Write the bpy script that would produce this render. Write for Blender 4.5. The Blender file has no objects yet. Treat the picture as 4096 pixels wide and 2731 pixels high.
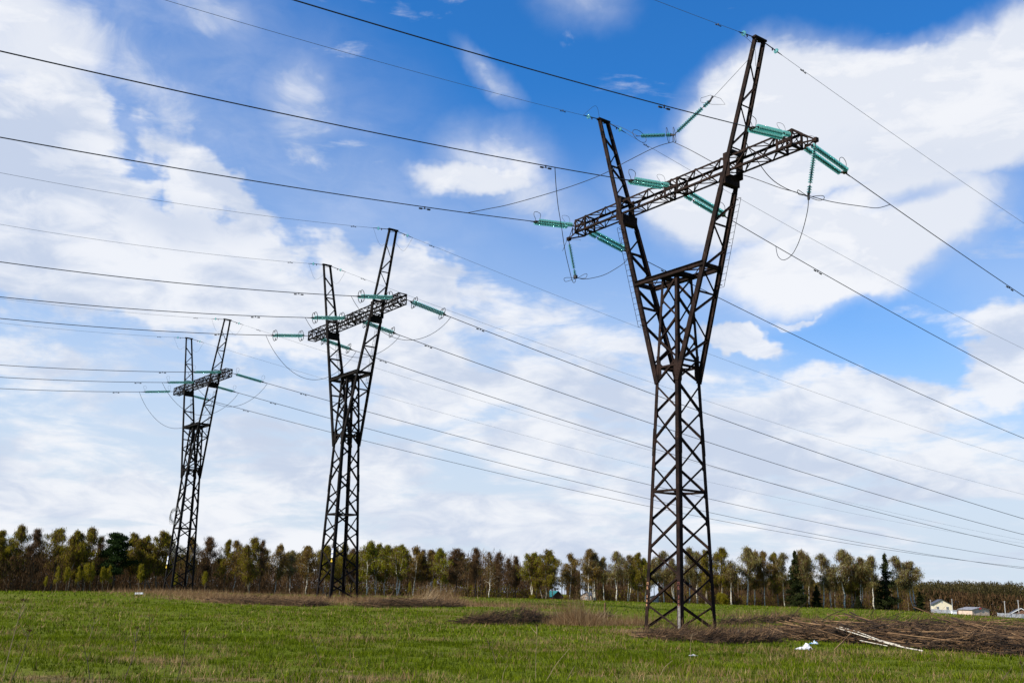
import bpy, math, random
import numpy as np
from mathutils import Vector, Matrix
PI = math.pi
R = math.radians
sc = bpy.context.scene
COL = sc.collection
rng = np.random.default_rng(7)

# ------------------------------------------------------------------ camera
FPX, PITCH, ROLL, EYE = 4064.5, 0.2413, 0.0231, 1.6
cam = bpy.data.cameras.new('camera')
cam.sensor_width = 36.0
cam.lens = FPX / 4096 * 36
cam.clip_start = 0.1
cam.clip_end = 9000
co = bpy.data.objects.new('camera', cam)
COL.objects.link(co)
_R0 = Vector((1, 0, 0)); _F = Vector((0, math.cos(PITCH), math.sin(PITCH))); _U0 = Vector((0, -math.sin(PITCH), math.cos(PITCH)))
_R = _R0 * math.cos(ROLL) + _U0 * math.sin(ROLL)
_U = _U0 * math.cos(ROLL) - _R0 * math.sin(ROLL)
M = Matrix((( _R.x, _U.x, -_F.x, 0), (_R.y, _U.y, -_F.y, 0), (_R.z, _U.z, -_F.z, EYE), (0, 0, 0, 1)))
co.matrix_world = M
sc.camera = co
EYEV = Vector((0, 0, EYE))

def ray(px, py):                       # pixel of the 4096 px photograph -> world direction
    d = _R * ((px - 2048) / FPX) + _U * ((1365.5 - py) / FPX) + _F
    return d
def azel(px, py):
    d = ray(px, py).normalized()
    return math.atan2(d.x, d.y), math.asin(d.z)
def at_range(px, py, r):               # point on the ray at horizontal range r
    d = ray(px, py); k = r / math.hypot(d.x, d.y)
    return EYEV + d * k
def horizon(px):
    return 1365.5 + FPX * math.tan(PITCH) + math.tan(ROLL) * (px - 2048)

# ------------------------------------------------------------------ sun + sky
SUN_DIR = Vector((-0.86, -0.42, 0.0)).normalized() * math.cos(R(42)) + Vector((0, 0, math.sin(R(42))))
sl = bpy.data.lights.new('sun', 'SUN'); sl.energy = 4.9; sl.angle = R(0.5); sl.color = (1.0, 0.93, 0.80)
so = bpy.data.objects.new('sun', sl); COL.objects.link(so)
so.rotation_euler = (-SUN_DIR).to_track_quat('-Z', 'Y').to_euler()
so.location = (0, 0, 60)
sc.view_settings.view_transform = 'Standard'; sc.view_settings.look = 'None'
sc.view_settings.exposure = 0.75; sc.view_settings.gamma = 1.0; sc.view_settings.use_curve_mapping = False

class NT:
    def __init__(s, tree): s.t = tree; s.n = tree.nodes; s.l = tree.links
    def new(s, kind, **kw):
        n = s.n.new(kind)
        for k, v in kw.items(): setattr(n, k, v)
        return n
    def link(s, a, b): s.l.new(a, b)
    def put(s, sock, v):
        if hasattr(v, 'node'): s.link(v, sock)
        else: sock.default_value = v
    def math(s, op, a, b=0.0, c=None, clamp=False):
        n = s.new('ShaderNodeMath', operation=op, use_clamp=clamp)
        s.put(n.inputs[0], a); s.put(n.inputs[1], b)
        if c is not None: s.put(n.inputs[2], c)
        return n.outputs[0]
    def vmath(s, op, a, b=None):
        n = s.new('ShaderNodeVectorMath', operation=op)
        s.put(n.inputs[0], a)
        if b is not None: s.put(n.inputs[1], b)
        return n.outputs[1] if op in ('LENGTH', 'DOT_PRODUCT') else n.outputs[0]
    def comb(s, x, y, z=0.0):
        n = s.new('ShaderNodeCombineXYZ'); s.put(n.inputs[0], x); s.put(n.inputs[1], y); s.put(n.inputs[2], z); return n.outputs[0]
    def smooth(s, v, a, b, lo=0.0, hi=1.0):
        n = s.new('ShaderNodeMapRange', interpolation_type='SMOOTHSTEP')
        s.put(n.inputs[0], v); n.inputs[1].default_value = a; n.inputs[2].default_value = b
        n.inputs[3].default_value = lo; n.inputs[4].default_value = hi
        return n.outputs[0]
    def noise(s, vec, scale, detail=4, rough=0.55, dist=0.0, out=0):
        n = s.new('ShaderNodeTexNoise'); s.put(n.inputs['Vector'], vec)
        n.inputs['Scale'].default_value = scale; n.inputs['Detail'].default_value = detail
        n.inputs['Roughness'].default_value = rough; n.inputs['Distortion'].default_value = dist
        return n.outputs[out]
    def mix(s, f, a, b):
        n = s.new('ShaderNodeMix', data_type='RGBA')
        s.put(n.inputs[0], f); s.put(n.inputs[6], a); s.put(n.inputs[7], b)
        return n.outputs[2]
    def ramp(s, f, stops):
        n = s.new('ShaderNodeValToRGB'); s.put(n.inputs[0], f)
        e = n.color_ramp.elements
        while len(e) < len(stops): e.new(0.5)
        for i, (p, c) in enumerate(stops):
            e[i].position = p; e[i].color = (c[0], c[1], c[2], 1)
        return n.outputs[0]

world = bpy.data.worlds.new('World'); sc.world = world; world.use_nodes = True
wt = NT(world.node_tree); world.node_tree.nodes.clear()
sky = wt.new('ShaderNodeTexSky', sky_type='NISHITA')
sky.sun_disc = False; sky.sun_elevation = R(42); sky.sun_rotation = math.atan2(SUN_DIR.x, SUN_DIR.y)
sky.air_density = 1.0; sky.dust_density = 0.6; sky.ozone_density = 2.2; sky.altitude = 150
tc = wt.new('ShaderNodeTexCoord')
D = tc.outputs['Generated']
sep = wt.new('ShaderNodeSeparateXYZ'); wt.link(D, sep.inputs[0])
az = wt.math('ARCTAN2', sep.outputs[0], sep.outputs[1])
el = wt.math('ARCSINE', sep.outputs[2])
AE = wt.comb(az, el)
# domain warps
w1 = wt.noise(AE, 7.0, 5, 0.6, out=1)
w1 = wt.vmath('SUBTRACT', w1, (0.5, 0.5, 0.5))
sc1 = wt.new('ShaderNodeVectorMath', operation='SCALE'); wt.link(w1, sc1.inputs[0]); sc1.inputs[3].default_value = 0.065
AEw = wt.vmath('ADD', AE, sc1.outputs[0])            # gently warped, for the soft sheets
sc2 = wt.new('ShaderNodeVectorMath', operation='SCALE'); wt.link(w1, sc2.inputs[0]); sc2.inputs[3].default_value = 0.16
AEc = wt.vmath('ADD', AE, sc2.outputs[0])            # strongly warped, for cumulus

def blob(src, px, py, rx, ry, rot, inner=0.45, outer=1.0, k=1.0):
    a, e = azel(px, py)
    m = wt.new('ShaderNodeMapping', vector_type='TEXTURE'); wt.link(src, m.inputs[0])
    m.inputs['Location'].default_value = (a, e, 0)
    m.inputs['Rotation'].default_value = (0, 0, R(rot))
    m.inputs['Scale'].default_value = (rx / FPX, ry / FPX, 1.0)
    return wt.smooth(wt.vmath('LENGTH', m.outputs[0]), inner, outer, k, 0.0)
def vmax(lst):
    o = lst[0]
    for b in lst[1:]: o = wt.math('MAXIMUM', o, b)
    return o
soft = vmax([
    blob(AEw, 3600, 470, 900, 330, -2, 0.62, 1.06),
    blob(AEw, 4160, 330, 420, 300, 14, 0.5, 1.08),
    blob(AEw, 3120, 500, 500, 380, 15, 0.6, 1.06),
    blob(AEw, 2850, 780, 520, 250, -10, 0.4, 1.1, 0.95),
    blob(AEw, 3430, 960, 700, 260, 14, 0.55, 1.08),
    blob(AEw, 3330, 1130, 380, 110, 0, 0.4, 1.1),
    blob(AEc, 1900, 670, 350, 170, -4, 0.3, 1.15, 0.95), blob(AEw, 1980, 620, 380, 190, -16, 0.1, 1.15, 0.75),
    blob(AEw, 1190, 400, 300, 260, -30, 0.0, 1.2, 0.66),
    blob(AEw, 60, 130, 560, 330, -10, 0.2, 1.2, 0.88),
    blob(AEw, 800, 40, 420, 140, -8, 0.1, 1.2, 0.55),
    blob(AEw, 1960, 300, 210, 60, -38, 0.1, 1.2, 0.55),
    blob(AEw, 2330, 30, 260, 130, 0, 0.0, 1.2, 0.38),
    blob(AEw, 2100, 780, 420, 180, -10, 0.0, 1.2, 0.6),
    blob(AEw, 560, 300, 620, 260, -25, 0.0, 1.2, 0.55),
])
haz = vmax([blob(AEw, 500, 250, 1500, 620, -12, 0.1, 1.2, 0.36), blob(AEw, 1300, 700, 900, 420, -15, 0.1, 1.2, 0.28)])
sn = wt.noise(wt.comb(wt.math('MULTIPLY', az, 13.0), wt.math('MULTIPLY', el, 20.0)), 1.0, 7, 0.62, 0.8)
soft = wt.math('MAXIMUM', wt.smooth(wt.math('ADD', soft, wt.math('MULTIPLY', wt.math('SUBTRACT', sn, 0.5), 0.75)), 0.12, 0.92), wt.math('MULTIPLY', soft, wt.math('MULTIPLY_ADD', sn, 0.7, 0.38)))
hole = vmax([blob(AEw, 3650, 800, 230, 40, 8, 0.1, 1.2, 0.45)])
soft = wt.math('MULTIPLY', soft, wt.math('SUBTRACT', 1.0, hole))
# cumulus / stratocumulus coverage: streaky noise flattened towards the horizon
zz = wt.math('ADD', sep.outputs[2], 0.10)
PX = wt.math('DIVIDE', sep.outputs[0], zz); PY = wt.math('DIVIDE', sep.outputs[1], zz)
PV = wt.comb(PX, PY, 0.0)
n1 = wt.noise(PV, 1.15, 11, 0.62, 0.35)
n2 = wt.noise(wt.comb(wt.math('MULTIPLY', az, 7.0), wt.math('MULTIPLY', el, 24.0)), 1.0, 10, 0.6, 0.5)
nn = wt.math('MULTIPLY_ADD', n1, 0.5, wt.math('MULTIPLY', n2, 0.5))
cov = wt.smooth(el, azel(2048, 2360)[1], azel(2048, 900)[1], 0.20, 0.0)      # more cloud low down
lc = vmax([
    blob(AEc, 120, 560, 480, 260, 0, 0.2, 1.1, 0.34),
    blob(AEc, 260, 860, 900, 360, -8, 0.3, 1.1, 0.30),
    blob(AEc, 820, 700, 420, 190, -42, 0.1, 1.1, 0.30),
    blob(AEc, 900, 1150, 1100, 330, -8, 0.3, 1.1, 0.25),
    blob(AEc, 1500, 1130, 420, 260, -18, 0.3, 1.1, 0.30),
    blob(AEc, 1500, 1400, 800, 300, -15, 0.2, 1.1, 0.20),
    blob(AEc, 2150, 1500, 1000, 420, -14, 0.2, 1.1, 0.13),
    blob(AEc, 3200, 1215, 180, 50, -5, 0.2, 1.1, 0.33),
    blob(AEc, 2950, 1300, 340, 110, 0, 0.2, 1.1, 0.30),
    blob(AEc, 3250, 1660, 820, 230, -8, 0.2, 1.1, 0.14),
    blob(AEc, 4040, 1480, 300, 230, 10, 0.2, 1.1, 0.26),
])
dk = vmax([blob(AEw, 2150, 1080, 420, 120, -14, 0.2, 1.2, 0.08), blob(AEw, 3500, 1380, 620, 130, -24, 0.2, 1.2, 0.2),
           blob(AEw, 3900, 2150, 700, 230, -3, 0.1, 1.2, 0.14)])
dens = wt.math('SUBTRACT', wt.math('ADD', wt.math('ADD', nn, cov), lc), dk)
cum = wt.smooth(dens, 0.565, 0.69)
veil = wt.math('SUBTRACT', wt.smooth(el, azel(2048, 2200)[1], azel(2048, 300)[1], 0.96, 0.0), blob(AEw, 3500, 1380, 900, 330, -20, 0.1, 1.2, 0.30), clamp=True)
veil = wt.math('MAXIMUM', veil, blob(AEw, 1800, 1500, 1500, 560, -12, 0.0, 1.2, 0.72))
soft = wt.math('MAXIMUM', soft, wt.math('MULTIPLY', haz, wt.math('MULTIPLY_ADD', sn, 1.3, 0.2)))
alpha = wt.math('SUBTRACT', 1.0, wt.math('MULTIPLY', wt.math('SUBTRACT', 1.0, wt.math('MULTIPLY', soft, 0.97)), wt.math('SUBTRACT', 1.0, wt.math('MULTIPLY', cum, 0.92))))
# cloud tone: bright tops, blue-grey bellies
shade = wt.noise(wt.comb(wt.math('MULTIPLY', az, 5.0), wt.math('MULTIPLY', el, 11.0)), 1.0, 5, 0.5, 0.3)
belly = vmax([blob(AEw, 60, 620, 330, 180, 0, 0.0, 1.2, 0.75), blob(AEw, 700, 860, 380, 110, -8, 0.0, 1.2, 0.7),
              blob(AEw, 3700, 640, 700, 160, 0, 0.0, 1.2, 0.28)])
fl = wt.noise(wt.comb(wt.math('MULTIPLY', az, 16.0), wt.math('MULTIPLY', el, 38.0)), 1.0, 6, 0.6, 0.5)
tone = wt.math('SUBTRACT', wt.smooth(wt.math('MULTIPLY_ADD', shade, 0.6, wt.math('MULTIPLY', fl, 0.4)), 0.40, 0.58), belly, clamp=True)
tone = wt.math('MAXIMUM', tone, wt.math('MULTIPLY', wt.math('SUBTRACT', soft, belly), 0.66))
ccol = wt.mix(tone, (3.55, 4.0, 4.9, 1), (5.45, 5.55, 5.8, 1))
hs = wt.new('ShaderNodeHueSaturation'); hs.inputs['Saturation'].default_value = 1.22; hs.inputs['Value'].default_value = 1.0
wt.link(sky.outputs[0], hs.inputs['Color'])
SKYTINT = wt.new('ShaderNodeMix', data_type='RGBA', blend_type='MULTIPLY'); SKYTINT.inputs[0].default_value = 1.0
wt.link(hs.outputs[0], SKYTINT.inputs[6]); SKYTINT.inputs[7].default_value = (0.33, 0.84, 1.18, 1)
hazed = wt.mix(veil, SKYTINT.outputs[2], (3.95, 4.45, 5.15, 1))
final = wt.mix(alpha, hazed, ccol)
bg = wt.new('ShaderNodeBackground'); wt.link(final, bg.inputs[0]); bg.inputs[1].default_value = 0.1
wo = wt.new('ShaderNodeOutputWorld'); wt.link(bg.outputs[0], wo.inputs[0])

# ------------------------------------------------------------------ materials
def mat(name, col, rough=0.7, col2=None, nscale=4.0, bump=0.0, metal=0.0, thr=(0.35, 0.65), coords='Object', spec=0.5, detail=5):
    m = bpy.data.materials.new(name); m.use_nodes = True
    t = NT(m.node_tree); b = m.node_tree.nodes['Principled BSDF']
    b.inputs['Roughness'].default_value = rough; b.inputs['Metallic'].default_value = metal
    b.inputs['Specular IOR Level'].default_value = spec
    tcn = t.new('ShaderNodeTexCoord')
    c2 = col2 or tuple(x * 0.7 for x in col)
    nz = t.noise(tcn.outputs[coords], nscale, detail, 0.6)
    t.link(t.mix(t.smooth(nz, *thr), (*col, 1), (*c2, 1)), b.inputs['Base Color'])
    if bump:
        bp = t.new('ShaderNodeBump'); bp.inputs['Strength'].default_value = bump; bp.inputs['Distance'].default_value = 0.02
        t.link(t.noise(tcn.outputs[coords], nscale * 6, 4, 0.6), bp.inputs['Height']); t.link(bp.outputs[0], b.inputs['Normal'])
    return m
def steel(name, a, b_, streak):
    m = bpy.data.materials.new(name); m.use_nodes = True
    t = NT(m.node_tree); b = m.node_tree.nodes['Principled BSDF']
    b.inputs['Roughness'].default_value = 0.8; b.inputs['Specular IOR Level'].default_value = 0.1
    tcn = t.new('ShaderNodeTexCoord')
    base = t.mix(t.smooth(t.noise(tcn.outputs['Object'], 1.7, 7, 0.65), 0.38, 0.62), (*a, 1), (*b_, 1))
    mp = t.new('ShaderNodeMapping'); mp.inputs['Scale'].default_value = (9, 9, 1.1); t.link(tcn.outputs['Object'], mp.inputs[0])
    st = t.math('MULTIPLY', t.smooth(t.noise(mp.outputs[0], 1.6, 6, 0.7), 0.62, 0.72), t.smooth(t.noise(tcn.outputs['Object'], 0.55, 2, 0.5), 0.5, 0.6))
    t.link(t.mix(st, base, (*streak, 1)), b.inputs['Base Color'])
    bp = t.new('ShaderNodeBump'); bp.inputs['Strength'].default_value = 0.3; bp.inputs['Distance'].default_value = 0.01
    t.link(t.noise(tcn.outputs['Object'], 22, 4, 0.6), bp.inputs['Height']); t.link(bp.outputs[0], b.inputs['Normal'])
    return m
M_ST = steel('rusty_steel', (0.0075, 0.0042, 0.0035), (0.022, 0.0115, 0.0085), (0.26, 0.19, 0.12))
M_ST2 = steel('dark_steel', (0.005, 0.004, 0.0035), (0.012, 0.009, 0.008), (0.08, 0.065, 0.05))
M_FIT = mat('fitting_metal', (0.008, 0.007, 0.006), 0.6, (0.018, 0.014, 0.012), 8)
M_WIRE = mat('weathered_aluminium_wire', (0.012, 0.013, 0.016), 0.6, (0.03, 0.03, 0.034), 2)
M_GW = mat('steel_ground_wire', (0.10, 0.125, 0.16), 0.6, (0.14, 0.16, 0.2), 2)
M_COIL = mat('pale_coiled_wire', (0.25, 0.25, 0.25), 0.6)
M_WHITE = mat('white_enamel', (0.75, 0.76, 0.78), 0.5, (0.65, 0.66, 0.7), 6)
M_BLUE = mat('blue_enamel', (0.05, 0.10, 0.35), 0.5)
M_YEL = mat('yellow_enamel', (0.75, 0.5, 0.03), 0.5)
M_BLACK = mat('black_paint', (0.015, 0.015, 0.015), 0.5)
M_LETTER = mat('pale_orange_paint', (0.70, 0.38, 0.2), 0.7, (0.5, 0.24, 0.12), 14)
M_LETTER2 = mat('faded_red_paint', (0.28, 0.07, 0.045), 0.8, (0.12, 0.06, 0.05), 14)
M_GREY = mat('mottled_grey', (0.17, 0.155, 0.145), 0.8, (0.06, 0.05, 0.045), 9, thr=(0.4, 0.7))
def glass_mat():
    m = bpy.data.materials.new('green_insulator_glass'); m.use_nodes = True
    t = NT(m.node_tree); b = m.node_tree.nodes['Principled BSDF']
    fr = t.new('ShaderNodeLayerWeight'); fr.inputs[0].default_value = 0.45
    t.link(t.mix(fr.outputs[1], (0.24, 0.58, 0.56, 1), (0.008, 0.12, 0.13, 1)), b.inputs['Base Color'])
    b.inputs['Roughness'].default_value = 0.08; b.inputs['Specular IOR Level'].default_value = 0.8
    tr = t.new('ShaderNodeBsdfTranslucent'); tr.inputs[0].default_value = (0.16, 0.58, 0.54, 1)
    tp = t.new('ShaderNodeBsdfTransparent'); tp.inputs[0].default_value = (0.62, 0.93, 0.90, 1)
    m1 = t.new('ShaderNodeMixShader'); m1.inputs[0].default_value = 0.22
    m2 = t.new('ShaderNodeMixShader'); m2.inputs[0].default_value = 0.50
    t.link(b.outputs[0], m1.inputs[1]); t.link(tr.outputs[0], m1.inputs[2])
    t.link(m1.outputs[0], m2.inputs[1]); t.link(tp.outputs[0], m2.inputs[2])
    t.link(m2.outputs[0], m.node_tree.nodes['Material Output'].inputs[0])
    return m
M_GLASS = glass_mat()

# ------------------------------------------------------------------ mesh helper
class MB:
    def __init__(s): s.v = []; s.f = []; s.m = []
    def quad(s, a, b, c, d, mi=0):
        i = len(s.v); s.v += [tuple(a), tuple(b), tuple(c), tuple(d)]; s.f.append((i, i + 1, i + 2, i + 3)); s.m.append(mi)
    def bar(s, p, q, w, t, side=None, off=(0, 0), mi=0):
        """box from p to q, width w along side, thickness t across; off = shift along (side, normal)"""
        p = Vector(p); q = Vector(q); d = (q - p)
        if d.length < 1e-6: return
        d.normalize()
        side = Vector(side) if side is not None else Vector((0, 0, 1))
        side = side - d * side.dot(d)
        if side.length < 1e-4: side = d.orthogonal()
        side.normalize(); n = d.cross(side)
        o = side * off[0] + n * off[1]
        i = len(s.v)
        for e in (p, q):
            for a, b in ((-1, -1), (1, -1), (1, 1), (-1, 1)):
                s.v.append(tuple(e + o + side * (a * w / 2) + n * (b * t / 2)))
        for f in ((3, 2, 1, 0), (4, 5, 6, 7), (0, 1, 5, 4), (1, 2, 6, 5), (2, 3, 7, 6), (3, 0, 4, 7)):
            s.f.append(tuple(i + k for k in f)); s.m.append(mi)
    def angle(s, p, q, w, s1, s2, t=0.012):
        """L section whose heel runs p->q, flanges of width w towards s1 and s2"""
        s1 = Vector(s1); s2 = Vector(s2)
        p = Vector(p); q = Vector(q); d = (q - p).normalized()
        a = (s1 - d * s1.dot(d)).normalized(); b = (s2 - d * s2.dot(d)).normalized()
        s.bar(p + a * w / 2, q + a * w / 2, w, t, a)
        s.bar(p + b * (w / 2 + t * 0.6), q + b * (w / 2 + t * 0.6), w, t, b)
    def box(s, c, size, rz=0.0, mi=0):
        c = Vector(c); sx, sy, sz = size
        a = Vector((math.cos(rz), math.sin(rz), 0))
        s.bar(c - a * sx / 2, c + a * sx / 2, sz, sy, (0, 0, 1), mi=mi)
    def tube(s, pts, r, n=5, r2=None, cap=True, mi=0):
        pts = [Vector(p) for p in pts]; N = len(pts); base = len(s.v)
        ref = None
        for i, p in enumerate(pts):
            d = (pts[min(i + 1, N - 1)] - pts[max(i - 1, 0)])
            d = d.normalized() if d.length > 1e-9 else Vector((0, 0, 1))
            if ref is None: ref = d.orthogonal().normalized()
            ref = (ref - d * ref.dot(d))
            ref = ref.normalized() if ref.length > 1e-6 else d.orthogonal().normalized()
            b = d.cross(ref)
            rr = r[i] if isinstance(r, (list, tuple)) else (r if r2 is None else r + (r2 - r) * i / max(1, N - 1))
            for k in range(n):
                an = 2 * PI * k / n
                s.v.append(tuple(p + ref * (rr * math.cos(an)) + b * (rr * math.sin(an))))
        for i in range(N - 1):
            for k in range(n):
                a = base + i * n + k; b2 = base + i * n + (k + 1) % n
                s.f.append((a, b2, b2 + n, a + n)); s.m.append(mi)
        if cap:
            s.f.append(tuple(base + k for k in reversed(range(n)))); s.m.append(mi)
            s.f.append(tuple(base + (N - 1) * n + k for k in range(n))); s.m.append(mi)
    def lathe(s, prof, n=12, org=(0, 0, 0), ax=(1, 0, 0), mi=0):
        org = Vector(org); ax = Vector(ax).normalized(); r0 = ax.orthogonal().normalized(); b0 = ax.cross(r0)
        base = len(s.v)
        for x, r in prof:
            for k in range(n):
                an = 2 * PI * k / n
                s.v.append(tuple(org + ax * x + (r0 * math.cos(an) + b0 * math.sin(an)) * r))
        for i in range(len(prof) - 1):
            for k in range(n):
                a = base + i * n + k; b2 = base + i * n + (k + 1) % n
                s.f.append((a, b2, b2 + n, a + n)); s.m.append(mi)
    def poly(s, pts, mi=0):
        i = len(s.v); s.v += [tuple(p) for p in pts]; s.f.append(tuple(range(i, i + len(pts)))); s.m.append(mi)
    def slab(s, pts, thick, mi=0):       # polygon extruded along its normal
        pts = [Vector(p) for p in pts]; n = (pts[1] - pts[0]).cross(pts[2] - pts[0]).normalized() * thick
        top = [p + n for p in pts]
        s.poly(pts[::-1], mi); s.poly(top, mi)
        for i in range(len(pts)):
            j = (i + 1) % len(pts); s.poly([pts[i], pts[j], top[j], top[i]], mi)
    def mesh(s, name, mats, smooth=False):
        me = bpy.data.meshes.new(name); me.from_pydata(s.v, [], s.f)
        for m in (mats if isinstance(mats, (list, tuple)) else [mats]): me.materials.append(m)
        me.polygons.foreach_set('material_index', s.m)
        if smooth: me.polygons.foreach_set('use_smooth', [True] * len(s.f))
        me.update(); return me
    def build(s, name, mats, parent=None, smooth=False):
        o = bpy.data.objects.new(name, s.mesh(name, mats, smooth)); COL.objects.link(o)
        if parent is not None: o.parent = parent
        return o
def np_mesh(name, V, F, mats, attr=None, smooth=False):
    """V (n,3), F (m,3) triangles; attr: per-vertex float"""
    me = bpy.data.meshes.new(name)
    n, m = len(V), len(F)
    me.vertices.add(n); me.vertices.foreach_set('co', np.ascontiguousarray(V, dtype=np.float32).ravel())
    me.loops.add(m * 3); me.loops.foreach_set('vertex_index', np.ascontiguousarray(F, dtype=np.int32).ravel())
    me.polygons.add(m); me.polygons.foreach_set('loop_start', np.arange(0, m * 3, 3, dtype=np.int32))
    me.polygons.foreach_set('loop_total', np.full(m, 3, dtype=np.int32))
    for a in (mats if isinstance(mats, (list, tuple)) else [mats]): me.materials.append(a)
    if attr is not None:
        a = me.attributes.new('tint', 'FLOAT', 'POINT'); a.data.foreach_set('value', np.asarray(attr, dtype=np.float32))
    me.update(calc_edges=True)
    if smooth: me.polygons.foreach_set('use_smooth', np.ones(m, dtype=bool))
    return me
def link(o): COL.objects.link(o); return o
def empty(name, loc=(0, 0, 0)):
    o = bpy.data.objects.new(name, None); o.location = loc; o.empty_display_size = 0.5; return link(o)
def tag(o, label=None, cat=None, group=None, kind=None):
    if label: o['label'] = label
    if cat: o['category'] = cat
    if group: o['group'] = group
    if kind: o['kind'] = kind
    return o
def copy_tree(o, parent=None):
    c = o.copy(); COL.objects.link(c)
    if parent is not None: c.parent = parent
    for ch in list(o.children): copy_tree(ch, c)
    return c

# ------------------------------------------------------------------ terrain
TW = [dict(x=8.5002, y=51.2053, z=0.0, a=0.9426, l=0.0067), dict(x=-13.3219, y=82.6244, z=0.6735, a=0.9432, l=-0.0008),
      dict(x=-35.3817, y=112.9701, z=0.8704, a=0.9288, l=0.0153)]
TP = dict(a0=1.222, aw=0.7894, zw=12.5148, up=5.9483, wp=0.3303, zp=29.1089, zc=22.4683, hc=0.8302, L=8.0, wc=0.3968, zt=17.9369, tip=9.0783, zm=6.5967)
E_PX = np.array([-1500, 0, 540, 715, 900, 1024, 2048, 2600, 3072, 3600, 4096, 5600])
E_VAL = np.array([.0105, .0101, .0083, .0072, .0078, .0081, .0064, .0072, .0081, .0089, .0130, .014])
E_AZ = np.array([azel(x, horizon(x))[0] for x in E_PX])
_tab = rng.random((512, 512))
def vnoise(x, y):
    x = np.asarray(x, float); y = np.asarray(y, float)
    xi = np.floor(x).astype(int); yi = np.floor(y).astype(int); fx = x - xi; fy = y - yi
    fx = fx * fx * (3 - 2 * fx); fy = fy * fy * (3 - 2 * fy)
    a = _tab[xi % 512, yi % 512]; b = _tab[(xi + 1) % 512, yi % 512]; c = _tab[xi % 512, (yi + 1) % 512]; d = _tab[(xi + 1) % 512, (yi + 1) % 512]
    return (a * (1 - fx) + b * fx) * (1 - fy) + (c * (1 - fx) + d * fx) * fy
def fbm(x, y, o=4):
    s = 0; a = 0.5
    for k in range(o):
        s = s + a * vnoise(x * 2 ** k + 17 * k, y * 2 ** k + 31 * k); a *= 0.5
    return s / (1 - 0.5 ** o)
_n = np.array([TW[2]['x'] - TW[0]['x'], TW[2]['y'] - TW[0]['y']]); _n = _n / np.hypot(*_n)
def zg(x, y):
    x = np.asarray(x, float); y = np.asarray(y, float)
    s = (x - TW[0]['x']) * _n[0] + (y - TW[0]['y']) * _n[1]
    t = np.clip(s / 55, 0, 1); h = 0.87 * t * t * (3 - 2 * t)
    r = np.hypot(x, y); a = np.arctan2(x, y)
    e = np.interp(a, E_AZ, E_VAL)
    line = EYE - e * r - np.clip(r - 150, 0, None) * 0.0004
    k = 0.05
    line = np.where(r < 60, 5.0, line)
    m = -k * np.log(np.exp(-h / k) + np.exp(-np.clip(line, -30, 5) / k)) if False else np.minimum(h, line)
    bump = (fbm(x * 0.35, y * 0.35, 3) - 0.5) * 0.16 + (fbm(x * 1.3 + 9, y * 1.3, 2) - 0.5) * 0.07
    return m + bump * np.clip(r / 12, 0, 1) * np.clip((170 - r) / 110, 0.1, 1)
def gz(x, y): return float(zg(x, y))
def ground_px(px, py, rmax=260):
    d = ray(px, py); h = math.hypot(d.x, d.y)
    rr = np.linspace(12, rmax, 3000); X = d.x / h * rr; Y = d.y / h * rr; Z = EYE + d.z / h * rr
    below = np.nonzero(Z < zg(X, Y))[0]
    i = below[0] if len(below) else len(rr) - 1
    return Vector((X[i], Y[i], float(zg(X[i], Y[i])))), rr[i]
def ground_at(px, r):
    a = azel(px, horizon(px))[0]; x = r * math.sin(a); y = r * math.cos(a)
    return Vector((x, y, gz(x, y)))

def strip_mask(X, Y):
    """where straw, brushwood litter and bare ground lie (0..1)"""
    m = np.zeros_like(X)
    def ell(c, rx, ry, rot, k=1.0):
        dx = X - c[0]; dy = Y - c[1]; cr, sr = math.cos(rot), math.sin(rot)
        q = np.hypot((dx * cr + dy * sr) / rx, (-dx * sr + dy * cr) / ry) + (fbm(X * .5, Y * .5, 3) - .5) * 0.9
        return k * np.clip((1.15 - q) / 0.35, 0, 1)
    for px, py, rx, ry, k in ((1350, 2400, 6.5, 4.5, 1), (1650, 2408, 7.5, 4.0, 1), (1020, 2402, 6.0, 3.5, 1), (720, 2372, 6, 3.5, 1), (900, 2388, 5, 2.5, .8),
                              (2330, 2492, 2.6, 2.6, 1), (2480, 2490, 2.0, 2.6, 1), (2150, 2480, 3.0, 2.0, .7), (2720, 2530, 3.4, 3.6, .95), (3010, 2520, 2.5, 2.6, .8),
                              (3300, 2530, 3.6, 3.6, .95), (3650, 2550, 4.0, 3.5, 1), (3950, 2570, 4.6, 3.6, 1), (1480, 2715, .8, .5, .8), (1330, 2685, .5, .35, .7), (900, 2722, 1.0, .5, .8), (250, 2722, 1.2, .6, .8), (2960, 2726, .9, .4, .7), (3120, 2722, .7, .4, .7), (1950, 2590, .7, .5, .6), (560, 2640, 1.0, .6, .5), (2500, 2700, .8, .5, .5), (2260, 2450, 4, 2, .5), (1950, 2470, 3, 1.6, .6)):
        g, _ = ground_px(px, py)
        m = np.maximum(m, ell(g, rx, ry, -0.05, k))
    return m
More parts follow.
